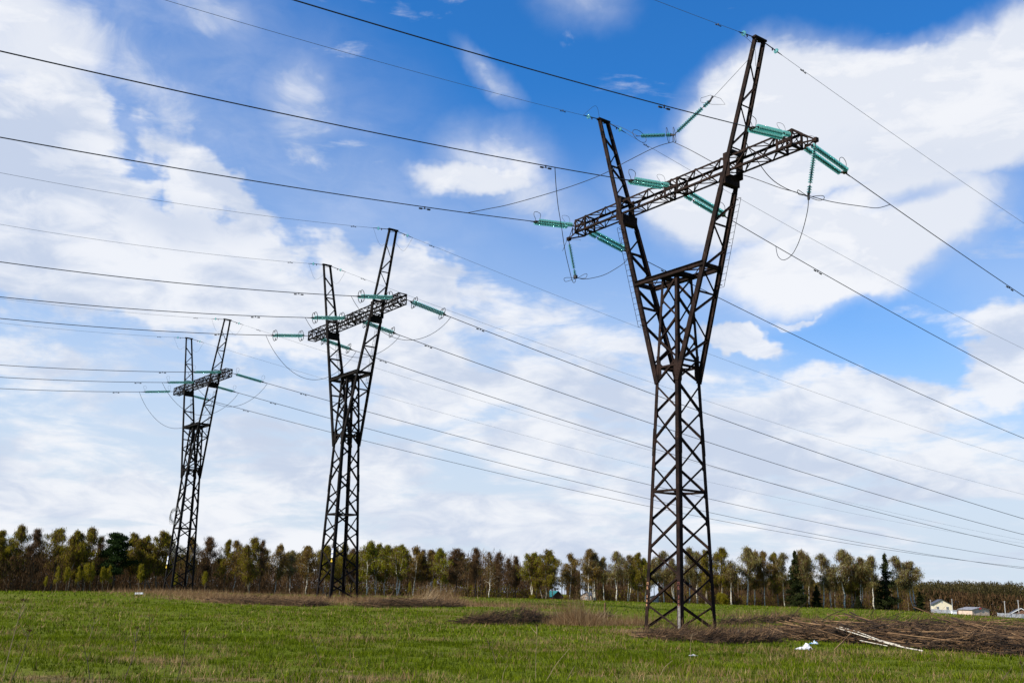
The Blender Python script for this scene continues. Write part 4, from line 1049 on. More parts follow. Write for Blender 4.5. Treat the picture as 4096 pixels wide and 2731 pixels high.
TREES = [(-30, 2110, 'olive', 1.1), (45, 2087, 'olive', 1.1), (124, 2102, 'bare', 1.0), (205, 2102, 'olive', 1.15), (279, 2112, 'olive', 1.15), (333, 2098, 'olive', 1.1), (386, 2133, 'bare', .8),
 (455, 2124, 'pine', 1.0), (522, 2124, 'olive', 1.0), (579, 2133, 'olive', 1.1), (618, 2112, 'olive', 1.1), (660, 2130, 'olive', 1.0), (742, 2137, 'rust', .9), (827, 2137, 'bare', 1.2), (892, 2150, 'olive', .9), (938, 2154, 'rust', .9), (1001, 2139, 'olive', 1.05),
 (1037, 2150, 'bare', .8), (1098, 2168, 'rust', 1.0), (1163, 2196, 'pale', .9), (1228, 2176, 'rust', 1.2), (1285, 2174, 'olive', 1.1), (1359, 2165, 'olive', 1.0), (1403, 2184, 'bare', 1.0), (1468, 2154, 'green', 1.1), (1505, 2165, 'green', 1.0),
 (1546, 2172, 'green', 1.1), (1592, 2170, 'green', 1.15), (1651, 2176, 'rust', 1.1), (1686, 2189, 'bare', .9), (1725, 2192, 'rust', 1.0), (1757, 2184, 'green', 1.05), (1822, 2184, 'bare', 1.4), (1903, 2182, 'bare', 1.1), (1956, 2198, 'white', 1.0), (1992, 2200, 'bare', .9), (2030, 2226, 'bare', .9),
 (2061, 2216, 'bare', .8), (2131, 2202, 'green', 1.1), (2179, 2189, 'olive', 1.15), (2218, 2213, 'olive', .9), (2279, 2205, 'rust', 1.1), (2353, 2188, 'rust', 1.15), (2382, 2200, 'pale', .9), (2420, 2220, 'pale', .9), (2466, 2200, 'pale', 1.0), (2510, 2211, 'pale', .9), (2549, 2202, 'olive', .9), (2577, 2224, 'green', .9),
 (2620, 2225, 'pale', .8), (2657, 2198, 'pale', 1.0), (2695, 2225, 'pale', .9), (2753, 2179, 'pale', .95), (2790, 2200, 'pale', .9), (2823, 2190, 'olive', .9), (2877, 2184, 'olive', 1.15), (2927, 2246, 'pale', .8), (2984, 2177, 'pale', 1.15), (3016, 2195, 'rust', .9), (3060, 2197, 'rust', .95),
 (3112, 2203, 'olive', 1.0), (3140, 2205, 'pale', .9), (3186, 2196, 'spruce', 1.0), (3207, 2190, 'pale', 1.0), (3238, 2215, 'pale', .85), (3290, 2208, 'pale', 1.1), (3322, 2258, 'pale', .8), (3340, 2262, 'pale', .8), (3377, 2192, 'pale', 1.1), (3405, 2208, 'olive', .95), (3443, 2219, 'pale', .95), (3499, 2214, 'pale', 1.1),
 (3549, 2203, 'scraggly', 1.0), (3588, 2218, 'pale', .9), (3660, 2236, 'pale', 1.15), (3681, 2362, 'spruce', 1.5), (3433, 2380, 'spruce', 1.6), (3268, 2335, 'spruce', 1.3), (3515, 2330, 'spruce', 1.2)]
YOUNG = [(225, 2258, 'thin'), (268, 2262, 'thin'), (309, 2258, 'thin'), (338, 2248, 'thin'), (363, 2240, 'thin'), (411, 2262, 'thin'), (436, 2255, 'thin'), (183, 2300, 'thin'), (555, 2250, 'thin'), (700, 2285, 'thin'), (820, 2280, 'thin'),
         (1640, 2320, 'thin'), (1740, 2310, 'thin'), (2125, 2382, 'bush'), (2262, 2378, 'bush'), (2897, 2364, 'bush')]
def tree_range(x): return float(np.interp(x, [-50, 1000, 2000, 3000, 3700], [200, 212, 228, 240, 262]))
cnt = {k_: 0 for k_ in PR}; placed = []
MARKS = [(0, 'the left photo edge'), (715, 'the farthest pylon'), (1352, 'the middle pylon'), (2722, 'the nearest pylon'), (3766, 'the cream house')]
alltrees = sorted([(x, y, kd, w, tree_range(x) + (rng.random() * 8 - 4 if kd not in ('pine', 'spruce', 'scraggly') else -3)) for x, y, kd, w in TREES] + [(x, y, kd, 1.0, tree_range(x) - (8 if x < 1200 or kd == 'bush' else 3)) for x, y, kd in YOUNG])
counts = {}
ORD = ['first', 'second', 'third', 'fourth', 'fifth', 'sixth', 'seventh', 'eighth', 'ninth', 'tenth', 'eleventh', 'twelfth', 'thirteenth', 'fourteenth', 'fifteenth', 'sixteenth', 'seventeenth', 'eighteenth', 'nineteenth', 'twentieth']
SHORT = dict(olive='olive budding birch', green='fresh green budding birch', rust='rusty brown budding birch', pale='white trunked thin crowned birch', bare='leafless dark brown tree', white='bare birch with spreading white limbs',
             thin='slim young birch', bush='low olive green bush', pine='dark green layered pine', spruce='dark conical spruce', scraggly='ragged tall dark spruce')
for x, ytop, kd, wf, r_ in alltrees:
    base = ground_at(x, r_); top = at_range(x, ytop, r_); i = cnt[kd]; pl = PR[kd]; var = i % len(pl)
    if i < len(pl): t_ = pl[i]
    else: t_ = copy_tree(pl[var])
    cnt[kd] += 1
    hgt = max(1.2, top.z - base.z); s = hgt / NMX[kd][var]; wv = wf * 1.28 * (.9 + .2 * rng.random()) * (max(s, 9 / 14) if kd not in ('thin', 'bush', 'spruce') else s)
    if kd == 'thin': wv *= .72
    t_.location = base; t_.scale = (wv, wv, s); t_.rotation_euler = (0, 0, rng.random() * 6.28)
    mk = max(j for j, (mx, _) in enumerate(MARKS) if x >= mx or j == 0)
    key = (mk, kd); counts[key] = counts.get(key, 0) + 1
    lab = f'{SHORT[kd]}, {ORD[counts[key] - 1]} of its kind right of {MARKS[mk][1]}'
    if x < 0: lab = f'{SHORT[kd]} cut by the left photo edge'; counts[key] -= 1
    tag(t_, lab, CAT.get(kd, 'birch tree'), 'bushes along the tree line' if kd == 'bush' else 'trees in the tree line behind the field')
    if '_h' in t_: del t_['_h']
for k_ in PR:
    for t_ in PR[k_]:
        if '_h' in t_: del t_['_h']
# brown thicket and second-row woodland, which reads as one mass
def thicket(name, n, x0, x1, d0, d1, hf, m, size, lab, seed, elong=3.0, tintb=.4, cat='thicket', yf=None, trunks=0, axis=(0, 0, .8)):
    r_ = np.random.default_rng(seed); px = x0 + (x1 - x0) * r_.random(n)
    rr = np.interp(px, [-50, 1000, 2000, 3000, 3700], [200, 212, 228, 240, 262]) + np.where(px > 1200, 6, 0) + d0 + (d1 - d0) * r_.random(n)
    for g0, g1 in ((2197, 2266), (2320, 2370), (2600, 2634)): px = np.where((px > g0) & (px < g1), px + 75, px)
    a = np.interp(px, np.linspace(-600, 4700, 60), [azel(q, horizon(q))[0] for q in np.linspace(-600, 4700, 60)])
    X = rr * np.sin(a); Y = rr * np.cos(a); Z = zg(X, Y)
    h = hf(px) * (.45 + .75 * fbm(px / 60, rr * .1, 3) + .45 * fbm(px / 9, rr * .3, 2)); C = np.stack([X, Y, Z + h * r_.random(n) ** 1.15], 1)
    s = TriSoup(); s.cards(C, size, r_, tintb + .7 * (fbm(px / 25, rr / 9, 3) - .5), elong=elong, axis=axis)
    me_ = s.mesh(name, m); o = link(bpy.data.objects.new(name, me_)); tag(o, lab, cat, kind='stuff'); return o
hA = lambda px: np.interp(px, [-200, 500, 900, 1200, 2000, 2100, 2600, 3000, 3600, 3760], [5.2, 5.0, 3.6, 4.2, 5.0, 3.6, 3.0, 3.0, 2.6, 1.5])
hB = lambda px: np.interp(px, [-200, 600, 1100, 1300, 2000, 2100, 3000, 3600, 3760], [6.4, 6.4, 6.0, 8.6, 9.0, 7.0, 6.0, 4.6, 2.0])
thicket('thicket', 150000, -300, 3720, -3, 14, hA, M_TWIG, .19, 'brown leafless thicket filling the foot of the tree line', 5, 3.2, .45)
thicket('woodland', 190000, -300, 3700, 14, 40, hB, M_TWIG, .25, 'dim brown woodland closing the gaps behind the front trees', 6, 2.6, .3, 'woodland')
thicket('undergrowth', 9000, 1300, 3700, -2, 6, lambda p: np.full_like(p, 2.4), M_OLIVE, .25, 'olive undergrowth scattered along the foot of the tree line', 8, 1.2, .35, 'undergrowth')
# second row: the same kinds of crowns, further back, melting into one mass
def crown_np(t_):
    out = []
    for c in t_.children:
        if c.name.startswith(('crown', 'twigs')):
            n = len(c.data.vertices); v = np.empty(n * 3, np.float32); c.data.vertices.foreach_get('co', v)
            tv = np.empty(n, np.float32); c.data.attributes['tint'].data.foreach_get('value', tv); out.append((v.reshape(-1, 3, 3), tv.reshape(-1, 3)))
    return np.concatenate([a for a, _ in out]), np.concatenate([b for _, b in out])
r_ = np.random.default_rng(77); pool = [crown_np(PR[k_][i]) for k_, i in (('olive', 1), ('rust', 0), ('bare', 0), ('pale', 2), ('bare', 1))]; VV = []; TT = []
for i in range(78):
    x = -120 + 3780 * (i + r_.random()) / 78; r2 = tree_range(x) + 20 + 16 * r_.random(); b = ground_at(x, r2); v, tv = pool[r_.integers(len(pool))]; sel = r_.random(len(v)) < .42
    v = v[sel]; cen = v.mean(1, keepdims=True); v = (v - cen) * 1.45 + cen; hs_ = float(np.interp(x, [0, 900, 1300, 2000, 2100, 3000, 3650], [.62, .58, .76, .74, .62, .60, .48])) * (.85 + .3 * r_.random())
    an = r_.random() * 6.28; ca, sa_ = math.cos(an), math.sin(an); w_ = 1.25
    X_ = (v[..., 0] * ca - v[..., 1] * sa_) * w_ + b.x; Y_ = (v[..., 0] * sa_ + v[..., 1] * ca) * w_ + b.y; Z_ = v[..., 2] * hs_ + b.z
    VV.append(np.stack([X_, Y_, Z_], -1).reshape(-1, 3)); TT.append((tv[sel] * .8).ravel())
VV = np.concatenate(VV); TT = np.concatenate(TT)
M_BACK = leafy('second_row_leaves', [(0, (0.050, 0.036, 0.010)), (0.5, (0.135, 0.100, 0.024)), (1, (0.24, 0.19, 0.05))], 0.35)
tag(link(bpy.data.objects.new('woodland_crowns', np_mesh('woodland_crowns', VV, np.arange(len(VV)).reshape(-1, 3), M_BACK, TT))), 'dim brown and olive crowns of the wood behind the front trees', 'woodland', kind='stuff')
mt = MB(); r_ = np.random.default_rng(12)                    # thin trunks inside the woodland
for i in range(420):
    x = -150 + 3850 * r_.random(); r2 = tree_range(x) + 3 + 26 * r_.random(); b = ground_at(x, r2); h = float(hB(x)) * (.7 + .5 * r_.random()); l = r_.normal(0, .04)
    mt.tube([b - Vector((0, 0, .3)), b + Vector((l * h * .5 + r_.normal(0, .1), 0, h * .5)), b + Vector((l * h, 0, h))], .06 + .05 * r_.random(), 4, .02, cap=False, mi=0 if r_.random() < .35 else 1)
o = mt.build('woodland_stems', [M_BIRCHD, M_BARK]); tag(o, 'countless thin stems inside the woodland behind the front trees', 'woodland', kind='stuff')

# far forest on the right, one mass of rounded crowns
def far_ground(px, r2): 
    a = azel(px, horizon(px))[0]; x = r2 * math.sin(a); y = r2 * math.cos(a); e = float(np.interp(a, E_AZ, E_VAL))
    return Vector((x, y, gz(x, y)))
r_ = np.random.default_rng(33); ts = TriSoup(); tk = MB()
for i in range(330):
    x = 3030 + 1750 * r_.random(); row = r_.random(); r2 = 640 + 150 * row
    b = far_ground(x, r2); ytop = float(np.interp(x, [3000, 3600, 3800, 4096, 4800], [2308, 2312, 2314, 2318, 2330])) + 14 * r_.random() * (1 - row * .6) + 10 * (1 - row)
    top = at_range(x, ytop, r2).z; H = top - b.z; w = 3.4 + 2.2 * r_.random(); n = 640
    u = r_.normal(size=(n, 3)); u /= np.linalg.norm(u, axis=1)[:, None]; rad = r_.random(n)[:, None] ** .5
    C = np.array([b.x, b.y, b.z + H * .68]) + u * rad * np.array([w, w, H * .33]); ts.cards(C, .62, r_, .2 + .45 * r_.random(), elong=1.5, axis=(0, 0, -.6))
    tk.tube([b - Vector((0, 0, 1)), b + Vector((r_.normal(0, .5), 0, H * .9))], .32, 4, .1, cap=False, mi=0 if r_.random() < .4 else 1)
o = link(bpy.data.objects.new('far_forest', ts.mesh('far_forest', leafy('far_budding_leaves', [(0, (0.028, 0.023, 0.010)), (0.5, (0.062, 0.050, 0.020)), (1, (0.115, 0.096, 0.034))], .3)))); tag(o, 'far brown green forest behind the village on the right', 'forest', kind='stuff')
tag(tk.build('far_forest_stems', [M_BIRCHD, M_BARK]), 'stems of the far forest behind the village', 'forest', kind='stuff')
ts = TriSoup(); n = 26000; px = 3000 + 1700 * r_.random(n); rr = 628 + 60 * r_.random(n)
aa = np.interp(px, np.linspace(2900, 4800, 40), [azel(q, horizon(q))[0] for q in np.linspace(2900, 4800, 40)]); X = rr * np.sin(aa); Y = rr * np.cos(aa)
ts.cards(np.stack([X, Y, zg(X, Y) + 12 * r_.random(n)], 1), 1.0, r_, .35, elong=2.0, axis=(0, 0, .8))
tag(link(bpy.data.objects.new('forest_understorey', ts.mesh('forest_understorey', M_TWIG))), 'dark understorey of the far forest', 'forest', kind='stuff')

# ------------------------------------------------------------------ village
M_CREAM = mat('cream_render', (0.66, 0.58, 0.42), 0.85, (0.6, 0.53, 0.38), 1)
M_CREAM2 = mat('pinkish_plaster', (0.52, 0.40, 0.31), 0.9, (0.42, 0.33, 0.26), .8)
M_ROOFD = mat('dark_metal_roof', (0.035, 0.036, 0.045), 0.5, (0.05, 0.05, 0.06), 1)
M_ROOFG = mat('corrugated_grey_roof', (0.22, 0.22, 0.24), 0.7, (0.1, 0.1, 0.11), 1.5)
M_TEAL = mat('teal_roof', (0.01, 0.13, 0.14), 0.6, (0.008, 0.09, 0.10), 1)
M_BRICK = mat('brown_brick', (0.16, 0.075, 0.045), 0.9, (0.11, 0.05, 0.03), 2)
M_PANE = mat('dark_window_pane', (0.03, 0.035, 0.045), 0.15)
M_FRAMEW = mat('white_frame', (0.75, 0.75, 0.74), 0.5)
M_FENCE = mat('pale_sheet_fence', (0.23, 0.24, 0.27), 0.6, (0.15, 0.16, 0.18), .8)
M_FENCED = mat('weathered_board_fence', (0.13, 0.125, 0.12), 0.8, (0.08, 0.075, 0.07), .8)
M_CONC = mat('pale_concrete', (0.42, 0.41, 0.40), 0.8)
M_RED = mat('red_paint', (0.5, 0.03, 0.03), 0.5)
M_MAROON = mat('maroon_sheet', (0.06, 0.022, 0.02), 0.6)
def house(name, px, r2, front, depth, wall_h, ridge, yaw, wall_m, roof_m, label, cat, windows=(), eave=.35, ov=.3, sink=.6):
    root = empty(name); b = far_ground(px, r2); root.location = b
    a = math.atan2(b.x, b.y); root.rotation_euler = (0, 0, -a + yaw)
    w = MB(); f = front / 2
    prof = [(-f, -sink), (f, -sink), (f, wall_h), (0, wall_h + ridge), (-f, wall_h)]
    w.slab([(x, 0, z) for x, z in prof][::-1], depth) if False else None
    fr = [Vector((x, 0, z)) for x, z in prof]; bk = [Vector((x, depth, z)) for x, z in prof]
    w.poly(fr); w.poly(bk[::-1])
    for i in (0, 1, 4): j = (i + 1) % 5; w.poly([fr[j], fr[i], bk[i], bk[j]])
    w.build('wall', wall_m, root)
    rf = MB(); sl = math.hypot(f, ridge); t = .12
    for s in (-1, 1):
        e = Vector((s * (f + ov), 0, wall_h - ridge / f * ov + t)); rd = Vector((0, 0, wall_h + ridge + t))
        rf.bar((e + rd) / 2 + Vector((0, -eave, 0)), (e + rd) / 2 + Vector((0, depth + eave, 0)), (rd - e).length, t, (rd - e))
    rf.build('roof', roof_m, root)
    for (x, z, ww, hh) in windows:
        m = MB(); 
        for dx in (-ww / 2, 0, ww / 2): m.box((x + dx, -.04, z), (.09, .08, hh + .1))
        for dz in (-hh / 2, hh / 2): m.box((x, -.05, z + dz), (ww + .12, .08, .1))
        wo_ = m.build('window', M_FRAMEW, root); q = MB(); q.box((x, -.012, z), (ww, .02, hh)); q.build('pane', M_PANE, wo_)
    tag(root, label, cat); return root
h1 = house('house', 3768, 600, 9.9, 9.5, 4.9, 2.6, .22, M_CREAM, M_ROOFD, 'two storey cream house with a dark gable roof before the far forest', 'house', [(-2.4, 3.2, 1.2, 1.5), (2.5, 3.2, 1.2, 1.5), (0, 6.2, .6, .6)], .5, .5)
pm = MB(); pm.slab([(-1.9, -1.6, 1.2), (1.3, -1.6, 1.2), (.8, 0, 1.9), (-1.3, 0, 1.9)], .12); pm.box((-1.6, -1.4, .3), (.15, .15, 1.8)); pm.box((1.0, -1.4, .3), (.15, .15, 1.8)); pm.build('porch', M_BRICK, h1)
h2 = house('shed', 3920, 440, 7.4, 8.5, 2.5, .9, .62, M_CREAM2, M_ROOFG, 'low pinkish plaster shed with a shallow grey roof, left of the pale fence', 'shed', [], .4, .4)
q = MB(); q.box((-.3, -.25, 3.1), (.9, .3, .5)); tag(q.build('red_box', M_RED, h2), 'small red box at the gable')
h3 = house('brown_house', 4082, 470, 9.0, 8, 1.9, 2.4, .1, M_BRICK, M_ROOFD, 'brown house with pale eave boards at the right edge behind the fence', 'house', [], .4, .5)
q = MB()
for s in (-1, 1): q.bar((s * 5.0, -.45, 1.65), (0, -.45, 4.35), .22, .06, (0, 0, 1))
q.build('eave_board', M_FRAMEW, h3)
h4 = house('green_roofed_house', 2230, 246, 2.6, 3.4, .9, 1.1, .55, M_BRICK, M_TEAL, 'small house with a teal roof half hidden by birches', 'house', [], .35, .35)
h5 = house('cottage', 2345, 240, 2.6, 3.5, 1.1, .8, -.2, M_CREAM2, M_ROOFG, 'small pale gabled cottage among the trees, right of the teal roof', 'cottage', [(0, .75, .4, .4)], .1, .1)
h6 = house('outbuilding', 2617, 240, 2.0, 2.6, 1.3, .3, -.1, M_CONC, M_FRAMEW, 'tiny pale outbuilding seen through the legs of the nearest pylon', 'shed', [(0, .7, .9, .3)], .1, .1)
g1 = empty('garage'); b = far_ground(3838, 560); g1.location = b; g1.rotation_euler = (0, 0, -math.atan2(b.x, b.y))
q = MB(); q.box((0, 2, .8), (6.4, 4, 3.0)); q.build('wall', M_MAROON, g1); q = MB(); q.box((0, 2, 2.4), (6.9, 4.5, .18)); q.build('roof', M_ROOFG, g1)
q = MB(); q.box((-1.2, -.03, .7), (2.4, .06, 2.3)); q.build('gate_leaf', M_BRICK, g1)
tag(g1, 'low maroon garage with a pale flat roof, right of the cream house', 'garage')
q = MB(); b = far_ground(3812, 556); q.box(b + Vector((0, 0, .9)), (2.2, 2, 2.2)); q.box(b + Vector((0, 0, 2.05)), (2.5, 2.3, .12)); tag(q.build('white_cabin', M_WHITE), 'small white cabin beside the maroon garage', 'cabin')
# parked car, tiny and pale
cr = empty('parked_car'); b = far_ground(3871, 556); cr.location = b + Vector((0, 0, 0.2)); cr.rotation_euler = (0, 0, -math.atan2(b.x, b.y))
q = MB(); pr = [(-2.1, .25), (2.1, .25), (2.1, .75), (1.2, .85), (.7, 1.4), (-1.1, 1.4), (-1.7, .9), (-2.1, .8)]; q.slab([(x, 0, z) for x, z in pr], 1.6); q.build('body', M_WHITE, cr)
for x in (-1.3, 1.3):
    q = MB(); q.lathe([(0, 0), (0, .33), (.2, .33), (.2, 0)], 12, (x, -1.66, .3), (0, 1, 0)); q.build('wheel', M_BLACK, cr)
q = MB(); q.slab([(-1.45, -1.61, .9), (.85, -1.61, .9), (.55, -1.61, 1.32), (-1.05, -1.61, 1.32)], .02); q.build('side_window', M_PANE, cr)
tag(cr, 'pale parked car right of the maroon garage', 'car')
def fence(name, p0, p1, r0_, r1_, h, m_, label, n=12):
    root = empty(name); a = far_ground(p0, r0_); c = far_ground(p1, r1_); root.location = a; d = (c - a); L = d.length; root.rotation_euler = (0, 0, math.atan2(d.y, d.x))
    slope = (c.z - a.z) / L
    q = MB()
    for i in range(n):
        x0 = L * i / n; x1 = L * (i + 1) / n - .06; hh = h * (.95 + .1 * rng.random()); q.bar((x0, 0, slope * x0 + hh / 2 - .2), (x1, 0, slope * x1 + hh / 2 - .2), hh + .4, .05, (0, 0, 1))
    q.build('panel', m_, root)
    for i in range(0, n + 1, 2):
        q = MB(); x0 = L * i / n; q.box((x0, .06, slope * x0 + h / 2), (.1, .1, h + .4)); q.build('post', M_CONC, root)
    tag(root, label, 'fence')
fence('fence', 3985, 4260, 446, 430, 1.9, M_FENCE, 'pale sheet metal fence running right from the pinkish shed', 26)
fence('fence', 3722, 3806, 560, 556, 2.2, M_FENCE, 'pale fence in front of the cream house', 10)
fence('fence', 3560, 3722, 600, 564, 2.0, M_FENCED, 'long grey board fence left of the cream house', 16)
fence('fence', 2060, 2520, 258, 262, .8, M_FENCED, 'low dark fence glimpsed behind the birches near the teal roof', 24)
for i, (x, yt, r2, lab) in enumerate(((3722, 2397, 550, 'thin pale utility pole left of the cream house'), (3808, 2394, 552, 'pale utility pole at the right corner of the cream house'), (4018, 2402, 440, 'utility pole behind the pale fence, left of the brown house'), (4073, 2398, 438, 'utility pole in front of the brown house at the right edge'))):
    b = far_ground(x, r2); top = at_range(x, yt, r2); q = MB(); root = empty('utility_pole', b)
    H = top.z - b.z; q.tube([(0, 0, -.5), (0, 0, H)], .17, 6, .12); q.build('post', M_CONC, root); q = MB(); q.bar((-.5, 0, H - .3), (.5, 0, H - .3), .1, .1); q.build('crossbar', M_CONC, root)
    tag(root, lab, 'utility pole', 'utility poles in the village')

# ------------------------------------------------------------------ cut brushwood, logs, litter
M_BR1 = mat('cut_branch_bark', (0.044, 0.027, 0.017), 0.85, (0.013, 0.009, 0.007), 2, spec=0.15)
M_BR2 = mat('paler_branch_bark', (0.22, 0.135, 0.07), 0.85, (0.10, 0.055, 0.028), 2, spec=0.15)
M_BR3 = mat('tan_branch_bark', (0.115, 0.066, 0.034), 0.85, (0.045, 0.026, 0.014), 2, spec=0.15)
def brush(name, spec, n, label, seed, lng=(1.0, 3.6), pale=.1, rad=(.008, .022), twiggy=.35, group=None):
    """spec: list of (px, py_front, depth, height) stations along the pile"""
    r_ = np.random.default_rng(seed); m = MB(); tot = len(spec) - 1
    gs = [ground_px(px, py)[0] for px, py, _, _ in spec]
    for i in range(n):
        t = r_.random() * tot; k = min(int(t), tot - 1); f = t - k
        g = gs[k].lerp(gs[k + 1], f); dep = spec[k][2] * (1 - f) + spec[k + 1][2] * f; hh = spec[k][3] * (1 - f) + spec[k + 1][3] * f
        al = (gs[k + 1] - gs[k]).normalized(); back = Vector((g.x, g.y, 0)).normalized()
        v = r_.random(); c = g + back * dep * v; env = hh * math.sin(PI * min(.96, .12 + v * .85)) ** .6
        z = gz(c.x, c.y) + env * r_.random() ** 1.2 + .02
        L = lng[0] + (lng[1] - lng[0]) * r_.random() ** 1.5; yaw = r_.normal(0, .32); d = al * math.cos(yaw) + back * math.sin(yaw); d.z = r_.normal(0, .12)
        if r_.random() < twiggy * .45: d.z = .25 + .9 * r_.random(); L *= .45; c = g + back * dep * (.45 + .6 * r_.random())
        d.normalize(); bow = r_.normal(0, .028, 3) * L; p0 = Vector((c.x, c.y, z)) - d * L / 2; p1 = p0 + d * L; mid = (p0 + p1) / 2 + Vector(bow)
        for p in (p0, p1, mid): p.z = max(p.z, gz(p.x, p.y) + .01)
        R0 = rad[0] + (rad[1] - rad[0]) * r_.random() ** 2
        if d.z > .2: R0 = min(R0, .009)
        q3 = r_.random(); mi = 1 if q3 < pale else (2 if q3 < pale + .30 else 0)
        m.tube([p0, mid, p1], R0, 4, R0 * .3, cap=False, mi=mi)
        for q in range(int(2 + twiggy * 9)):
            s = .3 + .7 * r_.random(); b0_ = mid.lerp(p1, max(0, 2 * s - 1)) if s > .5 else p0.lerp(mid, 2 * s); dd = d + Vector(r_.normal(0, .45, 3)); dd.z += .15; dd.normalize(); l2 = .2 + .5 * r_.random()
            m.tube([b0_, b0_ + dd * l2 * .5 + Vector(r_.normal(0, .02, 3)), b0_ + dd * l2], .006 + .003 * r_.random(), 3, .003, cap=False, mi=mi)
    o = m.build(name, [M_BR1, M_BR2, M_BR3]); tag(o, label, 'brush pile', group); return o
GP = 'piles of cut brushwood'
brush('brush_pile', [(3120, 2555, 4.0, .40), (3350, 2572, 6.0, .75), (3620, 2596, 7.0, .85), (3900, 2616, 8.0, .95), (4200, 2635, 8.5, .95), (4420, 2650, 6, .7)], 1900, 'largest long pile of cut branches along the right foreground', 41, (.9, 4.4), .18, (.010, .034), .36, GP)
brush('brush_pile', [(1845, 2496, 1.6, .12), (1950, 2498, 2.6, .45), (2080, 2498, 3.0, .75), (2150, 2492, 2.4, .50), (2300, 2480, 1.5, .15), (2440, 2470, 1.5, .1)], 620, 'dark domed heap of twigs left of the nearest pylon', 42, (.8, 2.2), .15, (.008, .018), .5, GP)
brush('brush_pile', [(2570, 2552, 1.6, .12), (2720, 2566, 2.4, .30), (2850, 2572, 2.4, .28), (2980, 2576, 2.0, .22), (3100, 2570, 1.5, .15)], 560, 'low dark litter of branches in front of the nearest pylon feet', 43, (.6, 2.0), .12, (.007, .018), .5, GP)
brush('brush_pile', [(1440, 2428, 3, .30), (1600, 2430, 4, .55), (1750, 2428, 3.5, .45), (1860, 2425, 2, .15)], 420, 'brown heap of brushwood right of the middle pylon feet', 44, (1, 3), .6, (.010, .022), .5, GP)
brush('brush_pile', [(830, 2410, 2, .12), (1024, 2418, 3.5, .4), (1180, 2424, 3, .35), (1290, 2424, 2, .2)], 380, 'brown strip of brushwood left of the middle pylon feet', 45, (1, 3), .6, (.010, .022), .5, GP)
brush('brush_pile', [(2880, 2500, 2, .25), (3060, 2495, 3, .45), (3200, 2490, 3, .5)], 260, 'thin tangle of branches right behind the nearest pylon', 46, (.8, 2.2), .15, (.008, .016), .6, GP)
def stem(pts, r_a, r_b, label, m_=None, name='birch_log', cat='log'):
    """pts: (pixel seen, pixel row of the ground below it)"""
    P = []
    for x, y, gy in pts:
        g, _ = ground_px(x, gy); P.append(at_depth(x, y, fdepth(g)))
    q = MB(); q.tube(smooth_path(P, 5), r_a, 7, r_b); o = q.build(name, m_ or M_LOG, smooth=True); tag(o, label, cat, 'cut stems lying on the brush piles'); return o
stem([(3316, 2500, 2566), (3400, 2526, 2578), (3500, 2557, 2590), (3590, 2582, 2604), (3690, 2602, 2616)], .020, .025, 'lower bright white birch stem lying across the front of the large brush pile')
stem([(3358, 2506, 2566), (3420, 2522, 2576), (3480, 2544, 2584), (3530, 2562, 2592), (3600, 2580, 2602)], .017, .021, 'upper white birch stem beside the lower one on the large brush pile')
stem([(3440, 2560, 2584), (3500, 2572, 2590), (3550, 2582, 2600)], .018, .014, 'short thin white stem below the two birch stems')
stem([(3158, 2480, 2555), (3200, 2487, 2558), (3290, 2499, 2566)], .034, .026, 'pale stem end at the left tip of the large brush pile', M_BR2)
stem([(3338, 2597, 2602), (3375, 2560, 2600), (3408, 2525, 2596)], .020, .012, 'thin pale pole leaning up in front of the large brush pile', M_BR2)
stem([(3258, 2481, 2555), (3430, 2488, 2566), (3560, 2494, 2570), (3700, 2506, 2575)], .028, .018, 'long brown stem on top of the large brush pile, left part', M_BR2)
stem([(3565, 2497, 2570), (3592, 2487, 2570), (3620, 2493, 2570), (3760, 2508, 2580), (3950, 2530, 2590)], .034, .02, 'arched brown stem on top of the large brush pile, right part', M_BR2)
stem([(3550, 2530, 2596), (3700, 2548, 2600), (3900, 2572, 2610)], .026, .018, 'thin tan stem across the middle of the large brush pile', M_BR2)
stem([(3160, 2475, 2552), (3190, 2440, 2552), (3250, 2385, 2550)], .02, .006, 'forked bare branch rising at the left tip of the large brush pile', M_BR1)
stem([(3290, 2478, 2560), (3340, 2450, 2560), (3420, 2425, 2560)], .018, .006, 'bare branch sticking up from the left part of the large brush pile', M_BR1)
# crumpled litter
def crumple(px, py, w, h, d, m_, label, seed, name='plastic_bag', cat='plastic bag', m2=None, peak=.5):
    g, _ = ground_px(px, py); r_ = np.random.default_rng(seed); q = MB(); n = 16
    def P(i, j):
        u = i / n * 2 - 1; v = j / n * 2 - 1; rr = math.hypot(u, v); e = max(0, 1 - rr)
        z = h * (1.0 * math.exp(-((u - .1) ** 2 * 16 + v * v * 6)) + .55 * math.exp(-((u - .45) ** 2 * 12 + (v + .2) ** 2 * 6)) + .35 * math.exp(-((u + .5) ** 2 * 9 + v * v * 6)) + .5 * e * (vn(i, j) - .3)) if rr < 1.05 else 0
        return (g.x + u * w / 2 * (.8 + .35 * vn(i // 2 + 9, j // 2)), g.y + v * d / 2 * (.8 + .35 * vn(i // 2, j // 2 + 5)), g.z + max(z, 0) + .015 + .03 * vn(i * 2, j))
    _c = r_.random((40, 40)); vn = lambda i, j: _c[int(i) % 40, int(j) % 40]
    G = [[P(i, j) for j in range(n + 1)] for i in range(n + 1)]
    for i in range(n):
        for j in range(n):
            cx = (i + .5) / n * 2 - 1; cy = (j + .5) / n * 2 - 1
            if math.hypot(cx, cy) > .9 + .25 * (vn(i, j) - .5): continue
            q.quad(G[i][j], G[i + 1][j], G[i + 1][j + 1], G[i][j + 1], 1 if (m2 and vn(i + 3, j + 1) > .62) else 0)
    o = q.build(name, [m_] + ([m2] if m2 else [m_])); sd = o.modifiers.new('thick', 'SOLIDIFY'); sd.thickness = .008; tag(o, label, cat); return o
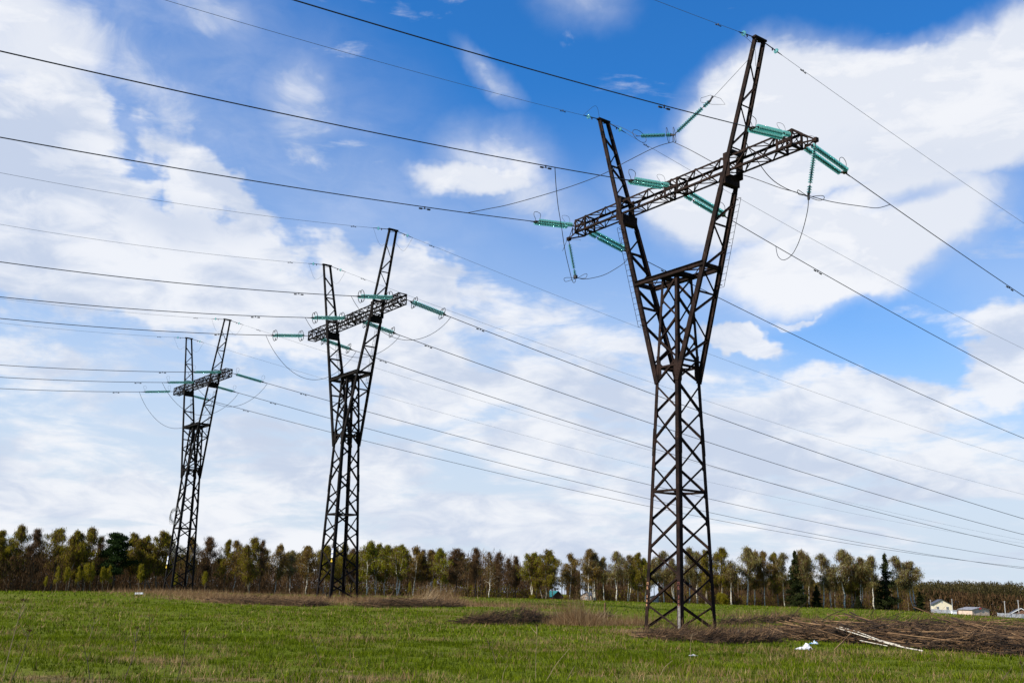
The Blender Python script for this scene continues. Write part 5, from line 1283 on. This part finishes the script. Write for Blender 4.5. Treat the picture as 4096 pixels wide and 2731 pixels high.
M_BAG = mat('white_plastic', (0.62, 0.61, 0.63), 0.45, (0.42, 0.41, 0.43), 9)
M_BAGB = mat('blue_plastic', (0.03, 0.30, 0.55), 0.4)
crumple(3219, 2600, .62, .17, .36, M_BAG, 'crumpled white plastic bag on the grass before the large brush pile', 1)
crumple(3256, 2576, .36, .08, .3, M_BAG, 'blue and white crumpled bag behind the white one', 2, m2=M_BAGB)
crumple(2772, 2625, .26, .03, .2, M_BAG, 'flat scrap of white plastic on the grass in front of the nearest pylon', 3, 'plastic_scrap', 'litter')
crumple(2664, 2543, .14, .09, .12, M_BAG, 'tiny white scrap in the branch litter by the nearest pylon', 4, 'plastic_scrap', 'litter')
g, r2 = ground_px(556, 2377); q = MB(); q.bar(g + Vector((-.28, 0, .08)), g + Vector((.3, 0, .1)), .14, .25); tag(q.build('white_block', M_WHITE), 'small white block lying left of the farthest pylon foot', 'block')
g, r2 = ground_px(2418, 2446); q = MB(); q.tube([g - Vector((0, 0, .2)), g + Vector((.03, 0, .62))], .075, 7, .07); tag(q.build('wooden_stake', M_BR2), 'short stubby wooden stake in the grass left of the nearest pylon', 'stake')
for x, y, h_, lab in ((2870, 2535, .22, 'pale cut stump just right of the nearest pylon foot'), (2952, 2530, .16, 'small cut stump further right of the nearest pylon'), (3082, 2530, .2, 'pale cut stump left of the large brush pile')):
    g, _ = ground_px(x, y); q = MB(); q.tube([g - Vector((0, 0, .1)), g + Vector((.01, 0, h_))], .04, 7, .035); tag(q.build('cut_stump', M_LOG), lab, 'stump', 'small cut stumps by the nearest pylon')
# dead weeds in the foreground
M_WEED = mat('dead_weed_stem', (0.10, 0.065, 0.04), 0.85, (0.05, 0.035, 0.025), 9)
M_WEEDP = mat('pale_dry_stem', (0.30, 0.22, 0.12), 0.85, (0.2, 0.14, 0.08), 9)
WE = [(360, 2715, 333, 2580, 1, 0, 'dark dead weed with a single seed head at lower left'), (492, 2722, 548, 2510, 2, 0, 'tall dark weed with clustered seed heads at lower left'), (702, 2728, 738, 2525, 1, 0, 'dark upright weed below the farthest pylon'), (1290, 2668, 1243, 2540, 1, 0, 'bent dark weed below the middle pylon'),
      (1985, 2655, 1945, 2555, 1, 0, 'bent dark weed at lower centre'), (12, 2700, 95, 2400, 3, 1, 'tall branching weed at the left edge'), (40, 2728, 120, 2520, 2, 0, 'reddish bent weed at the lower left corner'), (350, 2570, 380, 2470, 2, 1, 'pair of pale stems with dark heads at left'), (600, 2560, 598, 2460, 1, 0, 'thin dark weed in the left middle of the field'),
      (2142, 2728, 2150, 2500, 1, 1, 'tall thin pale stem at lower centre'), (2180, 2725, 2280, 2590, 0, 1, 'long pale leaning stem at lower centre'), (2640, 2700, 2690, 2640, 0, 1, 'short pale leaning stem before the nearest pylon'), (2265, 2722, 2300, 2660, 0, 1, 'short curved pale stem at lower centre'), (2760, 2640, 2764, 2530, 1, 1, 'thin pale stem by the white scrap'),
      (4080, 2722, 4085, 2650, 2, 0, 'dark weed with spread heads at the lower right corner'), (4000, 2726, 4040, 2680, 1, 0, 'short dark weed near the lower right corner'), (1235, 2728, 1240, 2665, 0, 1, 'short pale stub stem at lower left centre'), (2010, 2725, 2030, 2660, 0, 1, 'thin straw stem at lower centre')]
for i, (x0, y0, x1, y1, heads, pale, lab) in enumerate(WE):
    g, r2 = ground_px(x0, y0); t_ = at_depth(x1, y1, fdepth(g)); r_ = np.random.default_rng(200 + i); root = empty('dry_weed', g)
    mid = (g + t_) / 2 + Vector((r_.normal(0, .03), .02, r_.normal(0, .01))); q = MB(); q.tube([p - g for p in smooth_path([g - Vector((0, 0, .03)), mid, t_], 5)], .009, 4, .004)
    for s in range(heads * 2):
        b = mid.lerp(t_, .1 + .8 * r_.random()); e = b + Vector((r_.normal(0, .10), r_.normal(0, .06), .08 + .14 * r_.random())); q.tube([b - g, (b + e) / 2 - g + Vector((0, 0, -.01)), e - g], .005, 3, .003)
    q.build('stem', M_WEEDP if pale else M_WEED, root)
    if heads:
        hd = TriSoup()
        for s in range(heads * 2): 
            c = np.array(t_ - g) + np.array([.014 * (s - heads), 0, .012 * r_.random()]); hd.cards(c + r_.normal(0, .011, (16, 3)), .014, r_, .3)
        o = link(bpy.data.objects.new('seed_head', hd.mesh('seed_head', M_TWIG))); o.parent = root
    tag(root, lab, 'weed', 'dead weeds standing in the foreground grass')
# tall reeds and saplings right of the middle pylon
for i, (x0, y0, x1, y1, lab) in enumerate(((1700, 2420, 1745, 2350, 'leaning bunch of tall brown reeds right of the middle pylon'), (2335, 2500, 2325, 2400, 'tall clump of pale brown dead stems left of the nearest pylon'), (2400, 2500, 2400, 2440, 'small upright clump of dead stems just left of the nearest pylon'))):
    g, r2 = ground_px(x0, y0); t_ = at_depth(x1, y1, fdepth(g)); r_ = np.random.default_rng(300 + i); q = MB(); H = (t_ - g).length
    for s in range(46):
        b = g + Vector((r_.normal(0, .35), r_.normal(0, .3), 0)); b.z = gz(b.x, b.y) - .02; d = (t_ - g) * (.35 + .75 * r_.random()) + Vector((r_.normal(0, .32), r_.normal(0, .2), 0)); q.tube([b, b + d * .55 + Vector((r_.normal(0, .05), 0, .03)), b + d], .010, 3, .004, cap=False)
    tag(q.build('dead_stem_clump', M_WEEDP), lab, 'dead stems', 'clumps of tall dead stems')
